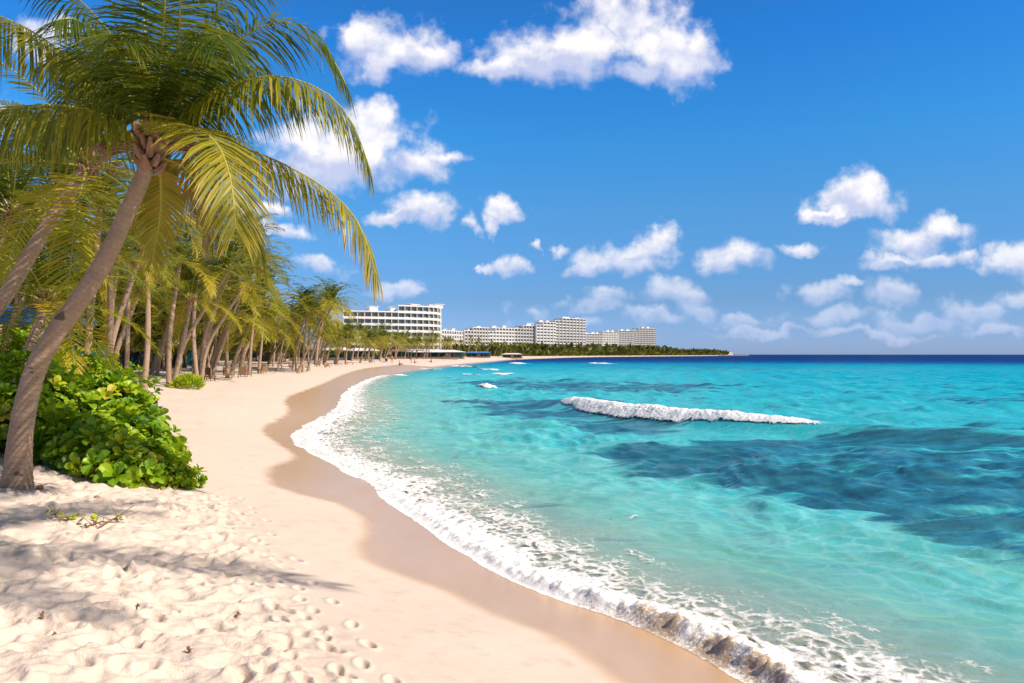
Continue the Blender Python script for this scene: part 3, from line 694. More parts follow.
# palm behind the viewpoint whose crown shades the lower left sand
SUN=Vector((.88,-.42,.88)).normalized()      # towards the sun
sc_=gp(-85,546); tz=sc_.z+9.5; off=SUN*(9.5/SUN.z)
ct=Vector((sc_.x,sc_.y,sc_.z))+off
palm(Vector((.2,-2.2,zg(.2,-2.2))),ct,.17,0,17,1.2,'palm beside the viewpoint whose crown shades the lower left sand','',777)

# ------------------------------------------------------------------ leafy shrubs
def leaf_shrub(label, mounds, n, seed, size=.17, name='leafy_shrub'):
    rr=random.Random(seed); V=[];Fc=[];T=[]
    cx=sum(m[0] for m in mounds)/len(mounds); cy=sum(m[1] for m in mounds)/len(mounds); base=Vector((cx,cy,zg(cx,cy)))
    root=empty(name,base); tag(root,label,'shrub'); st=MB(); tot=sum(m[2]*m[3]*m[4] for m in mounds)
    def leaf(c, d, up, L, tint):
        s=d.cross(up).normalized(); b=len(V); w=L*.30
        for (a,ww,lift) in ((0,.12,0),(.35,.55,.02),(.72,1.0,.0),(.94,.72,-.05),(1.02,.0,-.09)):
            p=c+d*L*a+up*(lift*L*2)
            if ww>0:
                V.append(tuple(p-s*w*ww+up*.10*L*ww)); V.append(tuple(p)); V.append(tuple(p+s*w*ww+up*.10*L*ww)); T.extend([tint,tint+.10,tint])
            else: V.append(tuple(p)); T.append(tint)
        for k in range(3):
            q=b+3*k; Fc.append((q,q+1,q+4,q+3)); Fc.append((q+1,q+2,q+5,q+4))
        q=b+9; Fc.append((q,q+1,q+3)); Fc.append((q+1,q+2,q+3))
    for (mx,my,rx,ry,h) in mounds:
        for k in range(int(n*rx*ry*h/tot)):
            a=rr.uniform(0,6.283); cz=rr.random()**.8; rad=math.sqrt(max(0,1-cz*cz))
            jit=(.72+.33*rr.random())*(1+.16*math.sin(3*a+mx)+.10*math.sin(7*a+cz*5))
            x=mx+math.cos(a)*rx*rad*jit; y=my+math.sin(a)*ry*rad*jit; g=zg(x,y) if k%6==0 else None
            gg=z_cache(x,y); z=gg+h*cz*jit+.04
            nrm=Vector((math.cos(a)*rad/rx,math.sin(a)*rad/ry,cz/h+.35)).normalized(); nrm=(nrm+Vector((rr.gauss(0,.25),rr.gauss(0,.25),rr.gauss(0,.2)))).normalized()
            c=Vector((x,y,z))-base
            t1=nrm.cross(Vector((.3,.9,.1))).normalized(); t2_=nrm.cross(t1); sz=size*rr.uniform(.7,1.2); tn=rr.gauss(.52,.16); a0=rr.uniform(0,6)
            nl=rr.choice((6,7,8))
            for j in range(nl):
                w=a0+j*2.4; op=.35+.75*(j/nl)
                d=(nrm*(1.25-op)+ (t1*math.cos(w)+t2_*math.sin(w))*op).normalized()
                u=(nrm-d*nrm.dot(d)); u=u.normalized() if u.length>.05 else t1
                leaf(c,d,u,sz*rr.uniform(.75,1.1),min(1,max(0,tn+rr.gauss(0,.09))))
            if k%5==0: st.tube([Vector((mx+(x-mx)*.3,my+(y-my)*.3,gg-.1))-base,c*.55+(Vector((mx,my,gg))-base)*.45+Vector((0,0,.05)),c],[.022,.014,.007],4)
    st.build('stem',M['stem'],root)
    mesh_obj('foliage',V,Fc,M['bush'],root,attrs={'tint':T})
_zc={}
def z_cache(x,y):
    k=(round(x*3),round(y*3))
    if k not in _zc: _zc[k]=zg(k[0]/3,k[1]/3)
    return _zc[k]
def mound(px,py,rx,ry,h):      # front foot pixel
    g=gp(px,py); return (g.x,g.y+ry*.8,rx,ry,h)
leaf_shrub('bright green glossy leafed shrub spreading over the sand right of the big trunk',
  [mound(146,486,.52,.55,.32),mound(112,484,.75,.75,.52),mound(112,470,.8,1.0,.80),mound(76,474,1.0,1.0,.85),mound(76,452,1.25,1.5,1.30)],1350,5,.265)
leaf_shrub('low sprawling tip of leafy ground shrub nearest the open sand',[mound(168,487.5,.48,.32,.27)],110,8,.15)
leaf_shrub('dense green leafy shrub behind and left of the big leaning trunk',
  [mound(28,458,1.3,1.3,1.5),mound(-25,458,1.6,1.5,1.8),mound(35,428,1.8,1.9,2.0),mound(75,418,1.6,1.9,1.75),mound(-10,420,2.2,2.0,2.3)],1900,6,.25)
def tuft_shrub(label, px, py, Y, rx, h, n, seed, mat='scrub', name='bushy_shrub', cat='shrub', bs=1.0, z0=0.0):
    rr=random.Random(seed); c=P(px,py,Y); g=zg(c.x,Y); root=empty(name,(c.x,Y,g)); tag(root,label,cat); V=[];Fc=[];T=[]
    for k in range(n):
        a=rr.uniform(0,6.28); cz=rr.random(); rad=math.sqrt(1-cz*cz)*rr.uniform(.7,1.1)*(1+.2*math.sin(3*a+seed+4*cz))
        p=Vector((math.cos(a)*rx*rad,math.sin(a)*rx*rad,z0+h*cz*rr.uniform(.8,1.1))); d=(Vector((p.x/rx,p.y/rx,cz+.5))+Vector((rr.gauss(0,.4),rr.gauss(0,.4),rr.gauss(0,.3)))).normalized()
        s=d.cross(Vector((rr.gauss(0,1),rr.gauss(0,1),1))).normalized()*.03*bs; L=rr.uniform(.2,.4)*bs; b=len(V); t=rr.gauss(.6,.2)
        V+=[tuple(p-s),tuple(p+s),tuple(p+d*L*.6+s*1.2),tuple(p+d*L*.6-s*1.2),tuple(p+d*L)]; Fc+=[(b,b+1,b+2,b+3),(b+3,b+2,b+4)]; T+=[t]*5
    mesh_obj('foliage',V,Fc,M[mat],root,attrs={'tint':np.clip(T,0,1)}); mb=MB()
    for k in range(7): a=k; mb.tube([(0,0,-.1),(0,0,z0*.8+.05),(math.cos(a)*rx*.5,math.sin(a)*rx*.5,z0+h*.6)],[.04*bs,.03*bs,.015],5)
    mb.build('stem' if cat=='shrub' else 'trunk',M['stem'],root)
tuft_shrub('fine leaved olive shrub behind the leafy shrub under the palms',92,355,27,1.6,1.35,2600,1)
tuft_shrub('low bright bush at the foot of the palms left of the upright trunk',118,368,33,.9,.6,700,2,'bush')
tuft_shrub('small green bush between the palm feet near the teal hut',188,366,44,.8,.6,600,3,'bush')
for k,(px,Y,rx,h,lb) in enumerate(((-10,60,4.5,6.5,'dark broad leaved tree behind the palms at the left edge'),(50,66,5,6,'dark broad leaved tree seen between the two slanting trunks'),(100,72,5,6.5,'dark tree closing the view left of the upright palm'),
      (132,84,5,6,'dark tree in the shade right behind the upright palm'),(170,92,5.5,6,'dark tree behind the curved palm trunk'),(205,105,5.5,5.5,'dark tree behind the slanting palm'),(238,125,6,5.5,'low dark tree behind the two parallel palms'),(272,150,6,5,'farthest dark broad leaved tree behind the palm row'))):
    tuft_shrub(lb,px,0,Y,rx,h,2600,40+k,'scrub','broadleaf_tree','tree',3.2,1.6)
# tangled undergrowth behind the palms, one mass nobody could count
def undergrowth():
    rr=random.Random(4); V=[];Fc=[];T=[]
    def blade(p,d,L,w,t):
        s=d.cross(Vector((rr.gauss(0,1),rr.gauss(0,1),rr.gauss(0,.6)))); s=s.normalized()*w if s.length>.01 else Vector((w,0,0)); b=len(V)
        V.extend([tuple(p-s),tuple(p+s),tuple(p+d*L*.6+s*.9),tuple(p+d*L*.6-s*.9),tuple(p+d*L)]); Fc.extend([(b,b+1,b+2,b+3),(b+3,b+2,b+4)]); T.extend([t]*5)
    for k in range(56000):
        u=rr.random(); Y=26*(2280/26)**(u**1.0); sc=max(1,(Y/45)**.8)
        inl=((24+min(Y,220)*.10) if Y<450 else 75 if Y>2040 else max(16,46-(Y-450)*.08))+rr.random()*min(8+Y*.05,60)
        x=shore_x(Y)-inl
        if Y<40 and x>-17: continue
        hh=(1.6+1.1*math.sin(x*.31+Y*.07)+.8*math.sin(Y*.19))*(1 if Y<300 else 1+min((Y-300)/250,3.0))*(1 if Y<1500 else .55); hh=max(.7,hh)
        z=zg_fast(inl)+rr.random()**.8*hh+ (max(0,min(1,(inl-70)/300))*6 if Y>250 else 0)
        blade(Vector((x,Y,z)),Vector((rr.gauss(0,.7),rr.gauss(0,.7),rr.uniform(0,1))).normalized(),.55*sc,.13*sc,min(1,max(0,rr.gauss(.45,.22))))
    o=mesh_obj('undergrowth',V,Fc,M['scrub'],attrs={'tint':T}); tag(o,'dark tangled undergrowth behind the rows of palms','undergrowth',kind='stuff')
def zg_fast(d): return float(z_of_d(np.array([float(d)]))[0])
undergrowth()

# ------------------------------------------------------------------ hotels
winmesh={}
def hotel(label, front, depth, z0, floors, fh, bays, mat='white', name='hotel', steps=(), par=.9, rec=1.5, pent=True, glass='glass', cat='hotel'):
    """front: list of (x,y) facade points left to right seen from the sea; depth: inland vector; steps: (from_frac,to_frac,extra floors)"""
    fr=[Vector((p[0],p[1],0)) for p in front]; D=Vector((depth[0],depth[1],0)); base=fr[0].copy(); base.z=z0
    root=empty(name,base); tag(root,label,cat)
    L=[0]
    for a,b in zip(fr,fr[1:]): L.append(L[-1]+(b-a).length)
    tot=L[-1]
    def pt(s):
        s=max(0,min(tot,s))
        for i in range(len(fr)-1):
            if s<=L[i+1]+1e-6: return fr[i].lerp(fr[i+1],(s-L[i])/(L[i+1]-L[i]))
        return fr[-1]
    Dn=D.normalized(); w=tot/bays; wins=[]
    def fl(s):  # floors at this point of the facade
        e=0
        for a,b,x in steps:
            if a<=s/tot<=b: e=x
        return floors+e
    # wall: one core column of building per bay, merged
    core=MB(); slabs={}; par_={}; fins=MB(); roof=MB()
    for k in range(bays):
        a=pt(k*w)-base; b=pt((k+1)*w)-base; a.z=b.z=0; nfl=fl((k+.5)*w)
        ra,rb=a+Dn*rec,b+Dn*rec
        core.prism([(ra.x,ra.y),(rb.x,rb.y),(b.x+D.x,b.y+D.y),(a.x+D.x,a.y+D.y)],-1,nfl*fh-.05)
        roof.prism([(a.x-Dn.x*.3,a.y-Dn.y*.3),(b.x-Dn.x*.3,b.y-Dn.y*.3),(b.x+D.x,b.y+D.y),(a.x+D.x,a.y+D.y)],nfl*fh,nfl*fh+.55)
        fw=.35 if floors==7 else 1.1; fo=Dn*(0 if floors==7 else .45)
        fins.prism([(a.x-fo.x,a.y-fo.y),(a.x+fw-fo.x,a.y-fo.y),(ra.x+fw,ra.y-.01),(ra.x,ra.y-.01)],-.5,nfl*fh-.02)
        if k==bays-1: fins.prism([(b.x-.35,b.y),(b.x,b.y),(rb.x,rb.y-.01),(rb.x-.35,rb.y-.01)],-.5,nfl*fh-.02)
        for f in range(nfl):
            m=slabs.setdefault(f,MB()); z=f*fh
            m.prism([(a.x-Dn.x*.15,a.y-Dn.y*.15),(b.x-Dn.x*.15,b.y-Dn.y*.15),(rb.x,rb.y),(ra.x,ra.y)],z-.18,z+.16)
            q=par_.setdefault(f,MB()); o=Dn*.12
            q.prism([(a.x-Dn.x*.10,a.y-Dn.y*.10),(b.x-Dn.x*.10,b.y-Dn.y*.10),(b.x+o.x-Dn.x*.10,b.y+o.y-Dn.y*.10),(a.x+o.x-Dn.x*.10,a.y+o.y-Dn.y*.10)],z+.16,z+.16+par)
            wins.append((ra,rb,z+.25,fh-.6 if floors==7 else fh-1.1,f))
    core.build('wall',M[mat],root); roof.build('roof',M['white'],root); fins.build('balcony_wall',M[mat],root)
    for f,m in slabs.items():
        s_=m.build('balcony',M['white'],root); par_[f].build('railing',M[mat],s_)
    wins.sort(key=lambda q:-q[4]); big=wins[:99]; rest=wins[99:]
    def add(mb,q):
        a,b,z,h,f=q; m=.12 if floors==7 else .2; a2=a.lerp(b,m)-Dn*.06; b2=a.lerp(b,1-m)-Dn*.06
        mb.prism([(a2.x,a2.y),(b2.x,b2.y),(b2.x+Dn.x*.04,b2.y+Dn.y*.04),(a2.x+Dn.x*.04,a2.y+Dn.y*.04)],z,z+h)
    for q in big:
        mb=MB(); add(mb,q); mb.build('window',M[glass],root)
    if rest:
        mb=MB()
        for q in rest: add(mb,q)
        tag(mb.build('window',M[glass],root),kind='stuff')
    # roof plant and pergola boxes
    rr=random.Random(len(label)); n=max(2,int(tot/14))
    for k in range(n):
        s=(.12+.72*(k+rr.uniform(.3,.7))/n)*tot; p=pt(s)-base+D*rr.uniform(.25,.6); z=fl(s)*fh+.55; mb=MB(); a=math.atan2(fr[-1].y-fr[0].y,fr[-1].x-fr[0].x)
        hh=rr.uniform(.9,2.6); mb.box((p.x,p.y,z+hh/2),(rr.uniform(3,7),rr.uniform(3,5),hh),a); mb.box((p.x,p.y,z+hh+.1),(rr.uniform(4.5,7),5,.2),a); mb.build('rooftop_hut',M['white'],root)
    return root
def X_(px,Y): return (px-512)/F*Y
# long white hotel with rounded right end
Yh=400
fr=[(X_(343,380),380),(X_(372,384),384),(X_(405,391),391),(X_(430,399),399),(X_(437,404),404),(X_(440.5,412),412),(X_(441,424),424)]
hotel('long white hotel with a rounded right end rising behind the palms',fr,(-3,22),1.5,7,3.15,21,steps=[(.36,1.0,1)],par=.75)
def tower(label,x0,x1,top,Y,Yb,floors,bays,mat='white',dy=0,steps=()):
    fh=((HZ-top)/F*(Y+(dy*1.3+10)*.7)+H-2)/floors
    side=1.8
    fr=[(X_(x0,Y),Y),(X_(x1,Y+dy*1.3+10),Y+dy*1.3+10)]
    hotel(label,fr,(-9,19),2,floors,fh,bays,mat,steps=steps,par=1.0,rec=1.3)
tower('low white hotel wing between the long hotel and the stepped blocks',441,463,331.5,700,0,6,9,'white',20)
tower('pale stepped hotel block first of the row right of the low wing',464,490,328,800,0,8,9,'cream',15,steps=[(0,.3,-1)])
tower('pale hotel block with white rooftop pergola in the middle of the row',489,514,328.5,845,0,8,8,'white',15,steps=[(0,.25,-1)])
tower('broad stepped hotel block left of the tallest tower',514,537,326,880,0,9,8,'cream',12,steps=[(0,.4,-1)])
tower('hotel block joined to the left side of the tallest tower',536,556,322.5,900,0,11,6,'white',10,steps=[(0,.35,-1)])
tower('tallest hotel tower at the right end of the nearer row',555,585.5,319,930,0,13,9,'cream',25,steps=[(0,.25,-1)])
tower('lowest grey block at the left end of the farther towers',586,604,334,1350,0,9,7,'cream',15)
tower('stepped apartment block second of the farther towers',603,618,332,1380,0,10,6,'white',12)
tower('slim apartment tower third of the farther towers',618,634,331,1410,0,11,6,'cream',12)
tower('farthest and tallest apartment tower of the farther group',633,656,328.5,1440,0,13,8,'cream',14,steps=[(0,.2,-1)])
# little domed white building on the point
x=X_(718,2150); root=empty('pavilion_house',(x,2150,zg(x,2150)+0)); tag(root,'small white building with low pyramid roof on the headland','building')
mb=MB(); mb.box((0,0,4),(34,20,8)); mb.box((26,0,2.5),(24,16,5)); mb.build('wall',M['white'],root)
mb=MB(); mb.box((0,0,10),(38,24,4),0,0,.35); mb.box((26,0,6),(26,18,2),0,0,.5); mb.build('roof',M['canvas'],root)
for k in range(6):
    mb=MB(); mb.box((-13+k*5,-10.1,4),(2.4,.3,3)); mb.build('window',M['glass'],root)
# rocks of the point
for k in range(26):
    u=k/26; Y=1850+u*470; px_=X_(0,1); xx=shore_x(min(Y,2299))-rp.uniform(0,12); rr=random.Random(k); s=rr.uniform(3,7)
    mb=MB(); n=8; V=[];Fc=[]
    for i in range(4):
        for j in range(n):
            a=j*6.283/n; q=s*math.cos(i/3.2*1.5)*rr.uniform(.75,1.2); V.append((q*math.cos(a)*1.5,q*math.sin(a),-1+s*.55*math.sin(i/3*1.5)*rr.uniform(.8,1.1)+i*.1))
    Fc=[(i*n+j,i*n+(j+1)%n,(i+1)*n+(j+1)%n,(i+1)*n+j) for i in range(3) for j in range(n)]+[tuple(range(3*n,4*n))]
    o=mesh_obj('rock',V,Fc,M['rock']); o.location=(xx,Y,.3); tag(o,'low brown rock at the waterline of the headland','rock','rocks of the headland')

# ------------------------------------------------------------------ beach huts, loungers, people
def pavilion(label, px, Y, wpx, h=2.6, roofc='canvas', wall='teal', dpt=5, gable=.7, d_in=None):
    x=X_(px,Y); w=wpx/F*Y; g=zg(x,Y); root=empty('beach_pavilion',(x,Y,g),rz=-.08); tag(root,label,'beach hut')
    r=MB(); b=0; v=[(-w/2-.3,-dpt/2-.3,h),(w/2+.3,-dpt/2-.3,h),(w/2+.3,dpt/2+.3,h),(-w/2-.3,dpt/2+.3,h),(-w/2+w*.18,0,h+gable),(w/2-w*.18,0,h+gable)]
    v2=[(a,b_,c-.12) for a,b_,c in v]; r.v=v+v2
    r.f=[(0,1,5,4),(1,2,5),(2,3,4,5),(3,0,4),(7,6,10,11),(8,7,11),(9,8,11,10),(6,9,10),(0,6,7,1),(1,7,8,2),(2,8,9,3),(3,9,6,0)]; r.m=[0]*12
    r.build('roof',M[roofc],root)
    n=max(3,int(w/2.8))
    for k in range(n+1):
        for y in (-dpt/2,dpt/2):
            mb=MB(); mb.box((-w/2+w*k/n,y,h/2-.2),(.14,.14,h+.1)); mb.build('post',M['wood'],root)
    mb=MB(); mb.box((0,dpt/2+.2,h*.45),(w*.96,.12,h*.9)); mb.build('back_wall',M[wall],root)
    mb=MB(); mb.box((0,-dpt/2-.2,.35),(w*.9,.1,.7)); mb.build('counter',M['wood'],root)
    for k in range(max(1,int(w/4))):
        mb=MB(); mb.box((-w/2+2+k*4,dpt/2+.05,1.15),(1.9,.1,1.7)); mb.build('curtain',M['white' if k%2 else 'teal'],root)
for k,(px,Y,wp,rc,wl,lb) in enumerate(((122,88,30,'canvas','teal','cream roofed beach hut with teal curtains left of the upright palm'),(164,84,22,'canvas','teal','small teal walled hut behind the curved palm trunk'),
     (198,105,24,'canvas','wood','brown beach hut behind the slanting palm'),(262,160,40,'canvas','wood','pale canvas pavilion with a low peaked roof in the palm row'),
     (304,172,22,'wood','teal','short brown roofed hut right of the pale canvas pavilion'),(336,190,24,'canvas','teal','pale roofed teal hut under the tallest palm'),(363,222,28,'white','teal','long low canopy hut in the middle of the palm row'),
     (400,262,20,'wood','teal','dark roofed hut left of the long white awning'),(436,285,56,'white','teal','long white awning on the beach below the long hotel'),(478,400,24,'blue','teal','blue roofed beach hut under the low white wing'),(512,480,20,'canvas','wood','small tan beach hut near the middle hotel block'))):
    pavilion(lb,px,Y,wp,roofc=rc,wall=wl,h=2.5)
# blue rooftop canopy at left behind shrub
pavilion('pale blue roofed hut glimpsed behind the shrubs at the left edge',28,34,50,3.1,'blue','teal')
def lounger_parts():
    a=MB(); a.box((0,0,.32),(.62,1.2,.06)); b=MB(); b.v=[]; b.box((0,.85,.52),(.62,.08,.7))
    legs=[]
    for sx in (-.27,.27):
        for sy in (-.5,.5):
            m=MB(); m.box((sx,sy,.145),(.06,.06,.29)); legs.append(m)
    return a,b,legs
root0=empty('sun_lounger'); a,b,legs=lounger_parts(); s_=a.build('seat',M['wood'],root0); b_=b.build('backrest',M['wood'],root0)
for l in legs: l.build('leg',M['wood'],root0)
spots=[(222,379),(232,378),(198,380),(206,381),(255,374),(262,373),(270,372),(286,369),(296,368.4),(306,368),(318,366.6),(328,366),(338,365.4),(350,364.6),(372,363),(384,362.4),(186,384),(246,377)]
ref=['left of the forward palm foot','beside the forward palm foot']
for k,(px,py) in enumerate(spots):
    q=gp(px,py); 
    if k==0: r_=root0
    else:
        r_=root0.copy(); COL.objects.link(r_)
        for ch in root0.children:
            c=ch.copy(); COL.objects.link(c); c.parent=r_
    r_.location=q; r_.rotation_euler=(0,0,random.Random(k).uniform(0,6)); tag(r_,'dark wooden sun lounger on the sand in front of the palm row','sun lounger','sun loungers on the upper beach')
def skin_body(name, joints, edges, radii, mat, parent=None):
    me=bpy.data.meshes.new(name); me.from_pydata(joints,edges,[]); o=bpy.data.objects.new('tmp',me); COL.objects.link(o)
    md=o.modifiers.new('s','SKIN'); sv=me.skin_vertices[0].data
    for i,r in enumerate(radii): sv[i].radius=(r,r); sv[i].use_root=(i==0)
    o.modifiers.new('d','SUBSURF').levels=1
    dg=bpy.context.evaluated_depsgraph_get(); m2=bpy.data.meshes.new_from_object(o.evaluated_get(dg)); bpy.data.objects.remove(o)
    m2.materials.clear(); m2.materials.append(M[mat]); m2.polygons.foreach_set('use_smooth',[True]*len(m2.polygons)); return m2
ST=[(0,0,.95),(0,0,1.2),(0,0,1.42),(0,-.01,1.52),(0,-.02,1.66),(.2,0,1.40),(.26,0,1.12),(.27,-.08,.86),(-.2,0,1.40),(-.26,0,1.12),(-.27,-.08,.86),(.1,0,.88),(.12,-.05,.48),(.13,.05,.06),(-.1,0,.88),(-.13,.06,.48),(-.14,.12,.06),(.13,-.10,.03),(-.14,-.02,.03)]
SE=[(0,1),(1,2),(2,3),(3,4),(2,5),(5,6),(6,7),(2,8),(8,9),(9,10),(0,11),(11,12),(12,13),(0,14),(14,15),(15,16),(13,17),(16,18)]
SR=[.14,.13,.13,.05,.10,.06,.042,.035,.06,.042,.035,.085,.055,.04,.085,.055,.04,.035,.035]
SI=[(0,.1,.14),(0,.16,.38),(0,.14,.60),(0,.12,.70),(0,.08,.84),(.2,.14,.58),(.27,.0,.38),(.2,-.22,.42),(-.2,.14,.58),(-.27,.0,.38),(-.2,-.22,.42),(.1,.0,.13),(.13,-.40,.46),(.13,-.66,.07),(-.1,.0,.13),(-.13,-.40,.44),(-.13,-.66,.07),(.13,-.78,.04),(-.13,-.78,.04)]
bodies={'stand':skin_body('body',ST,SE,SR,'skin'),'sit':skin_body('body',SI,SE,SR,'skin')}
def person(px,py,pose,mat,label,k):
    q=gp(px,py); root=empty('person',q,random.Random(k).uniform(-2,2)); tag(root,label,'person'); link('body',bodies[pose],root)
    z=(.95,.14)[pose=='sit']; y=(0,.08)[pose=='sit']
    mb=MB(); mb.tube([(0,y,z-.12),(0,y,z),(0,y+(.03 if pose=='sit' else 0),z+.16)],[.185,.19,.165],10); mb.build('shorts',M[mat],root)
    hz=(1.70,.88)[pose=='sit']; hy=(0,.10)[pose=='sit']
    mb=MB(); mb.tube([(0,hy+.03,hz-.05),(0,hy+.02,hz+.03),(0,hy+.01,hz+.085)],[.112,.108,.04],10); mb.build('hair',M['dark'],root)
for k,(px,py,po,mt,lb) in enumerate(((400,365.5,'sit','dark','person in dark shorts sitting nearest the water on the far sand'),(411,363.2,'stand','dark','person in dark shorts standing below the long hotel'),
    (415,363.4,'sit','red','person in red shorts sitting beside the standing person below the hotel'),(431,362.5,'sit','dark','person sitting alone on sand under the right end of the long hotel'),
    (444,361.0,'stand','blue','person in blue shorts walking right of the long hotel'),(392,363.4,'stand','red','person in red shorts standing before the palms'),
    (326,367.6,'sit','yellow','person in bright yellow sitting before the tallest palm'),(498,358.6,'stand','dark','person far off on the thin strip of beach by the hotel blocks'))):
    person(px,py,po,mt,lb,k)

# ------------------------------------------------------------------ bits on the near sand
def surf_z(x,y): return zg(x,y)+float(raster(np.array([x]),np.array([y]))[0])
def vine(label, px0, py0, px1, py1, n, seed):
    rr=random.Random(seed); a=gp(px0,py0); b=gp(px1,py1); root=empty('beach_vine',(a.x,a.y,surf_z(a.x,a.y))); tag(root,label,'plant'); mb=MB(); V=[];Fc=[];T=[]; pts=[]
    for i in range(9):
        u=i/8; x=a.x+(b.x-a.x)*u; y=a.y+(b.y-a.y)*u+.08*math.sin(u*7+seed); pts.append(Vector((x,y,surf_z(x,y)+.035+.03*rr.random()))-root.location)
    mb.tube(pts,.008,5)
    for k in range(5):
        p=pts[rr.randrange(2,8)]; mb.tube([p,p+Vector((rr.gauss(0,.15),rr.gauss(0,.12),rr.uniform(.05,.16)))],[.006,.003],4)
    mb.build('stem',M['brown'],root)
    for k in range(n):
        p=pts[rr.choice((0,1,1,2,6,7,8,8))]; p=p+Vector((rr.gauss(0,.05),rr.gauss(0,.04),.01)); d=Vector((rr.gauss(0,1),rr.gauss(0,1),rr.uniform(.1,.8))).normalized(); s=d.cross(Vector((0,0,1))).normalized(); L=rr.uniform(.06,.11); q=len(V)
        V+=[tuple(p),tuple(p+d*L*.5+s*L*.28),tuple(p+d*L),tuple(p+d*L*.5-s*L*.28)]; Fc.append((q,q+1,q+2,q+3)); T+=[rr.uniform(.5,.95)]*4
    mesh_obj('foliage',V,Fc,M['bush'],root,attrs={'tint':T})
vine('low trailing beach vine with a leafy yellow green tip left of the dry twig',48,520,72,523,34,1)
vine('trailing vine sprig with few green leaves on the sand right of the dry twig',88,527,122,524,26,2)
def twig(label,px,py,L,seed):
    rr=random.Random(seed); a=gp(px,py); z=surf_z(a.x,a.y); o=MB(); p=Vector((0,0,.0)); an=rr.uniform(0,3)
    o.tube([p,p+Vector((math.cos(an)*L*.5,math.sin(an)*L*.5,.05)),p+Vector((math.cos(an)*L,math.sin(an)*L,.02))],[.012,.010,.004],5)
    for k in range(5):
        q=Vector((math.cos(an)*L*.18*k,math.sin(an)*L*.18*k,.03)); o.tube([q,q+Vector((rr.gauss(0,L*.35),rr.gauss(0,L*.35),rr.uniform(.1,.35)*L))],[.005,.002],4)
    ob=o.build('dry_twig',M['brown']); ob.location=(a.x,a.y,z+.01); tag(ob,label,'twig')
twig('branching dry twig lying between the two vine sprigs',86,530,.35,1)
for k,(px,py,L,lb) in enumerate(((42,622,.05,'small dry twig on bright sand low at the left'),(190,655,.05,'dry twig at the bottom of the trampled sand'),(236,618,.05,'short twig beyond the tip of the frond shadow'),(52,634,.04,'tiny brown scrap below the small dry twig'),(136,614,.05,'short dry stick on the sand under the crown shadow'))): twig(lb,px,py,L,k+5)
def husk(label,px,py,s,k):
    a=gp(px,py); V=[];n=10; rr=random.Random(k)
    for i in range(7):
        th=math.pi*i/6
        for j in range(n): w=j*6.283/n; V.append((s*math.sin(th)*math.cos(w)*rr.uniform(.9,1.08),s*.8*math.sin(th)*math.sin(w),s*.75*math.cos(th)))
    Fc=[(i*n+j,i*n+(j+1)%n,(i+1)*n+(j+1)%n,(i+1)*n+j) for i in range(6) for j in range(n)]
    o=mesh_obj('coconut_husk',V,Fc,M['husk'],smooth=True); o.location=(a.x,a.y,surf_z(a.x,a.y)+s*.4); tag(o,label,'coconut')
husk('small brown coconut husk on the sand right of the big trunk foot',40,488,.06,1)
husk('brown coconut husk half buried beside the leafy shrub foot',97,497,.05,2)

# ------------------------------------------------------------------ sun, sky, clouds
el=math.asin(SUN.z); azi=math.atan2(SUN.x,SUN.y)
ld=bpy.data.lights.new('sun','SUN'); ld.energy=4.9; ld.angle=R(.53); ld.color=(1,.895,.775)
lo=bpy.data.objects.new('sun',ld); COL.objects.link(lo); lo.rotation_euler=(-SUN).to_track_quat('-Z','Y').to_euler(); lo.location=(0,-20,60)
W=bpy.data.worlds.new('World'); scene.world=W; W.use_nodes=True; t=NT(W.node_tree)
sky=t.n('ShaderNodeTexSky',sky_type='NISHITA'); sky.sun_disc=False; sky.sun_elevation=el; sky.sun_rotation=azi; sky.air_density=1.0; sky.dust_density=.3; sky.ozone_density=3.0; sky.altitude=0
dirv=t.n('ShaderNodeTexCoord').outputs['Generated']
sp=t.n('ShaderNodeSeparateXYZ'); t.set(sp.inputs[0],dirv)
yy=t.math('MAXIMUM',sp.outputs[1],.02); u=t.math('DIVIDE',sp.outputs[0],yy); v=t.math('DIVIDE',sp.outputs[2],yy)
fwd=t.smooth(sp.outputs[1],.05,.3)
elv=t.math('MAXIMUM',sp.outputs[2],0.0)
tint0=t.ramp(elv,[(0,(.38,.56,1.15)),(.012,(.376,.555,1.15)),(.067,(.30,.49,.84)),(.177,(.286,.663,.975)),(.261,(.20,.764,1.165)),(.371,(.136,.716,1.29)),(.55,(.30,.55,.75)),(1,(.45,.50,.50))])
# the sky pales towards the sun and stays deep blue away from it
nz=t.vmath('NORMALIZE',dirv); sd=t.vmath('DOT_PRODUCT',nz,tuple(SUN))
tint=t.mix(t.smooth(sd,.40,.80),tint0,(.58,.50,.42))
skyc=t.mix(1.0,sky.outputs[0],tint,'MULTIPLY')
cb=t.n('ShaderNodeCombineXYZ'); t.set(cb.inputs[0],u); t.set(cb.inputs[1],v)
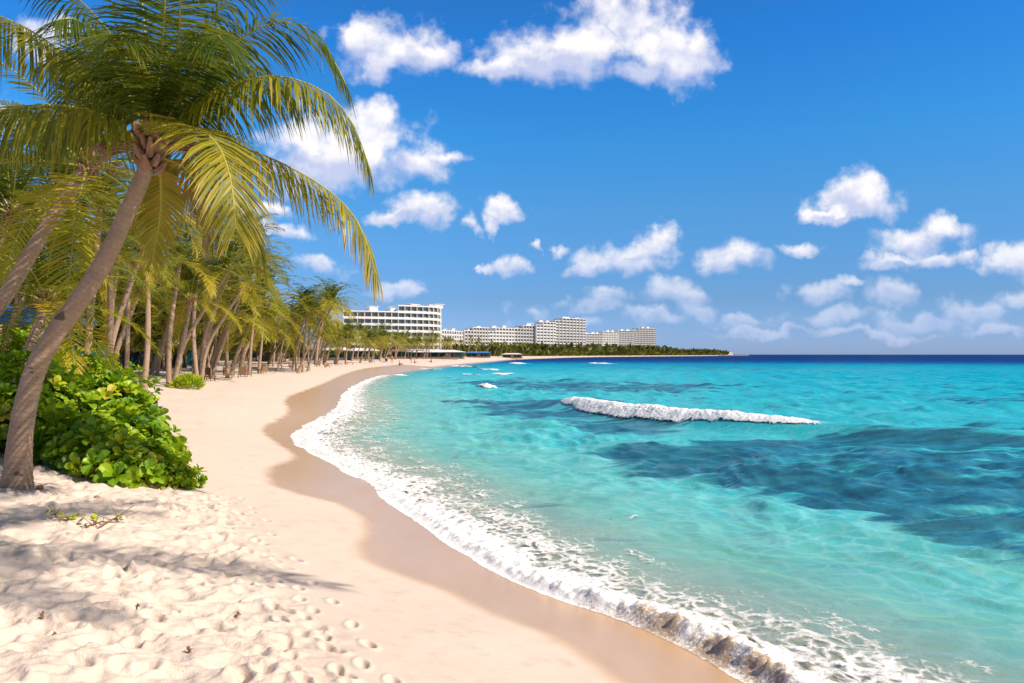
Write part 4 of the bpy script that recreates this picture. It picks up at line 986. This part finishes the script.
# perspective of the cloud layer: finer structure lower down
p=cb.outputs[0]
wn=t.n('ShaderNodeTexNoise',noise_dimensions='2D',ins={'Vector':p,'Scale':16,'Detail':6,'Roughness':.55}).outputs[1]
pw=t.vmath('ADD',p,t.scalev(t.vmath('SUBTRACT',wn,(.5,.5,.5)),(.075,.05,0)))
CL=[ # px,py,rx,ry
 (590,48,78,30),(560,62,80,22),(620,15,55,28),(670,55,50,30),(505,66,40,12),(700,45,26,22),(640,70,60,14),
 (390,48,52,30),(425,52,42,16),(372,72,24,16),(360,35,30,20),(375,115,24,20),(360,150,62,34),(410,163,48,24),(330,165,60,26),(445,155,24,10),(300,140,40,24),
 (423,210,34,16),(400,217,26,9),(468,226,14,8),(508,207,20,12),(498,220,12,10),(512,266,16,11),(490,270,12,5),(478,271,8,4),(560,248,16,5),(527,247,7,4),
 (620,262,48,15),(655,240,22,14),(590,271,30,9),(640,250,36,10),(609,298,28,11),(600,308,26,7),(535,308,24,7),
 (868,195,34,26),(850,206,40,16),(820,218,24,7),(738,257,32,17),(728,265,22,8),(800,246,18,7),(915,238,50,13),(945,228,30,12),(890,262,30,8),(950,258,26,9),(900,255,36,8),(840,218,30,6),
 (1012,262,30,16),(990,268,28,8),(822,293,38,12),(850,285,20,7),(892,292,34,16),(680,296,30,16),(700,310,28,8),(690,290,24,12),
 (318,268,28,10),(398,292,32,9),(378,297,20,5),(425,294,12,5),(50,30,40,22),(30,50,22,16),(290,232,26,10),(270,210,20,10),(1020,295,26,12),(830,318,50,9),(970,312,44,13),(930,322,50,8),(740,320,40,6),(770,330,60,5),(560,325,40,5),(870,334,70,5),(1000,330,40,6),(655,318,30,7),(1100,180,60,40),(-60,120,80,30)]
Mx=None; Sh=None
for (px,py,rx,ry) in CL:
    c=((px-512)/F,(HZ-py)/F,0); s=(F/(rx*1.32),F/(ry*1.33),0)
    if Mx is None: pc=pw
    else:   # the vanishing term only keeps the clouds evaluated one after another
        ma=t.n('ShaderNodeVectorMath',op='MULTIPLY_ADD'); t.set(ma.inputs[0],Mx); t.set(ma.inputs[1],(1e-7,1e-7,0)); t.set(ma.inputs[2],pw); pc=ma.outputs[0]
    q=t.vmath('MULTIPLY',t.vmath('SUBTRACT',pc,c),s)
    ln=t.math('SUBTRACT',1.0,t.vmath('LENGTH',q))
    qy=t.n('ShaderNodeSeparateXYZ'); t.set(qy.inputs[0],q)
    term=t.math('MULTIPLY',t.math('MAXIMUM',ln,0.0),qy.outputs[1])
    st=t.n('ShaderNodeCombineXYZ')       # running (coverage, top-minus-bottom) pair
    if Mx is None: t.set(st.inputs[0],ln); t.set(st.inputs[1],term)
    else:
        pr=t.n('ShaderNodeSeparateXYZ'); t.set(pr.inputs[0],Mx)
        t.set(st.inputs[0],t.math('SMOOTH_MAX',pr.outputs[0],ln,.12)); t.set(st.inputs[1],t.math('ADD',pr.outputs[1],term))
    Mx=st.outputs[0]
pr=t.n('ShaderNodeSeparateXYZ'); t.set(pr.inputs[0],Mx); Mx,Sh=pr.outputs[0],pr.outputs[1]
pz=t.n('ShaderNodeTexNoise',noise_dimensions='2D',ins={'Vector':p,'Scale':26,'Detail':9,'Roughness':.55}).outputs[0]
pz2=t.n('ShaderNodeTexNoise',noise_dimensions='2D',ins={'Vector':t.vmath('ADD',p,(-.006,-.010,0)),'Scale':30,'Detail':6,'Roughness':.55}).outputs[0]
pb=t.n('ShaderNodeTexNoise',noise_dimensions='2D',ins={'Vector':p,'Scale':11,'Detail':3,'Roughness':.5}).outputs[0]
den=t.math('ADD',Mx,t.math('ADD',t.math('MULTIPLY',t.math('SUBTRACT',pz,.5),1.15),t.math('MULTIPLY',t.math('SUBTRACT',pb,.5),.45)))
al=t.smooth(den,.04,.78)
lowfade=t.math('ADD',.34,t.math('MULTIPLY',t.smooth(v,.02,.18),.63))
al=t.math('MULTIPLY',t.math('MULTIPLY',al,lowfade),fwd)
relief=t.math('MULTIPLY',t.math('SUBTRACT',pz,pz2),1.3)
lit=t.math('ADD',.54,t.math('ADD',t.math('MULTIPLY',Sh,2.0),t.math('ADD',relief,t.math('MULTIPLY',t.math('SUBTRACT',den,.6),-.12))),clamp=True)
cc=t.mix(lit,(4.2,4.6,6.3),(7.7,7.4,7.45))
cc=t.mix(t.math('MULTIPLY',t.math('SUBTRACT',1,t.smooth(v,.0,.14)),.55),cc,(5.5,5.9,8.0))
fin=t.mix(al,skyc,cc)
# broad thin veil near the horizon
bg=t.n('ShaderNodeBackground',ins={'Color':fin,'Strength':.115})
t.nt.links.new(bg.outputs[0],t.n('ShaderNodeOutputWorld').inputs[0])

# ------------------------------------------------------------------ camera and render
cd=bpy.data.cameras.new('camera'); co=bpy.data.objects.new('camera',cd); COL.objects.link(co); scene.camera=co
co.location=(0,0,H); co.rotation_euler=(R(90),0,0); cd.sensor_width=36; cd.lens=36*F/1024; cd.shift_y=(HZ-341.5)/1024; cd.clip_start=.05; cd.clip_end=60000
scene.render.engine='CYCLES'; scene.render.resolution_x=1024; scene.render.resolution_y=683
scene.view_settings.view_transform='Standard'; scene.view_settings.look='None'; scene.view_settings.exposure=0.30; scene.view_settings.gamma=1
scene.cycles.transparent_max_bounces=16; scene.cycles.max_bounces=5; scene.cycles.diffuse_bounces=2; scene.cycles.glossy_bounces=2
W.cycles.sampling_method='MANUAL'; W.cycles.sample_map_resolution=256
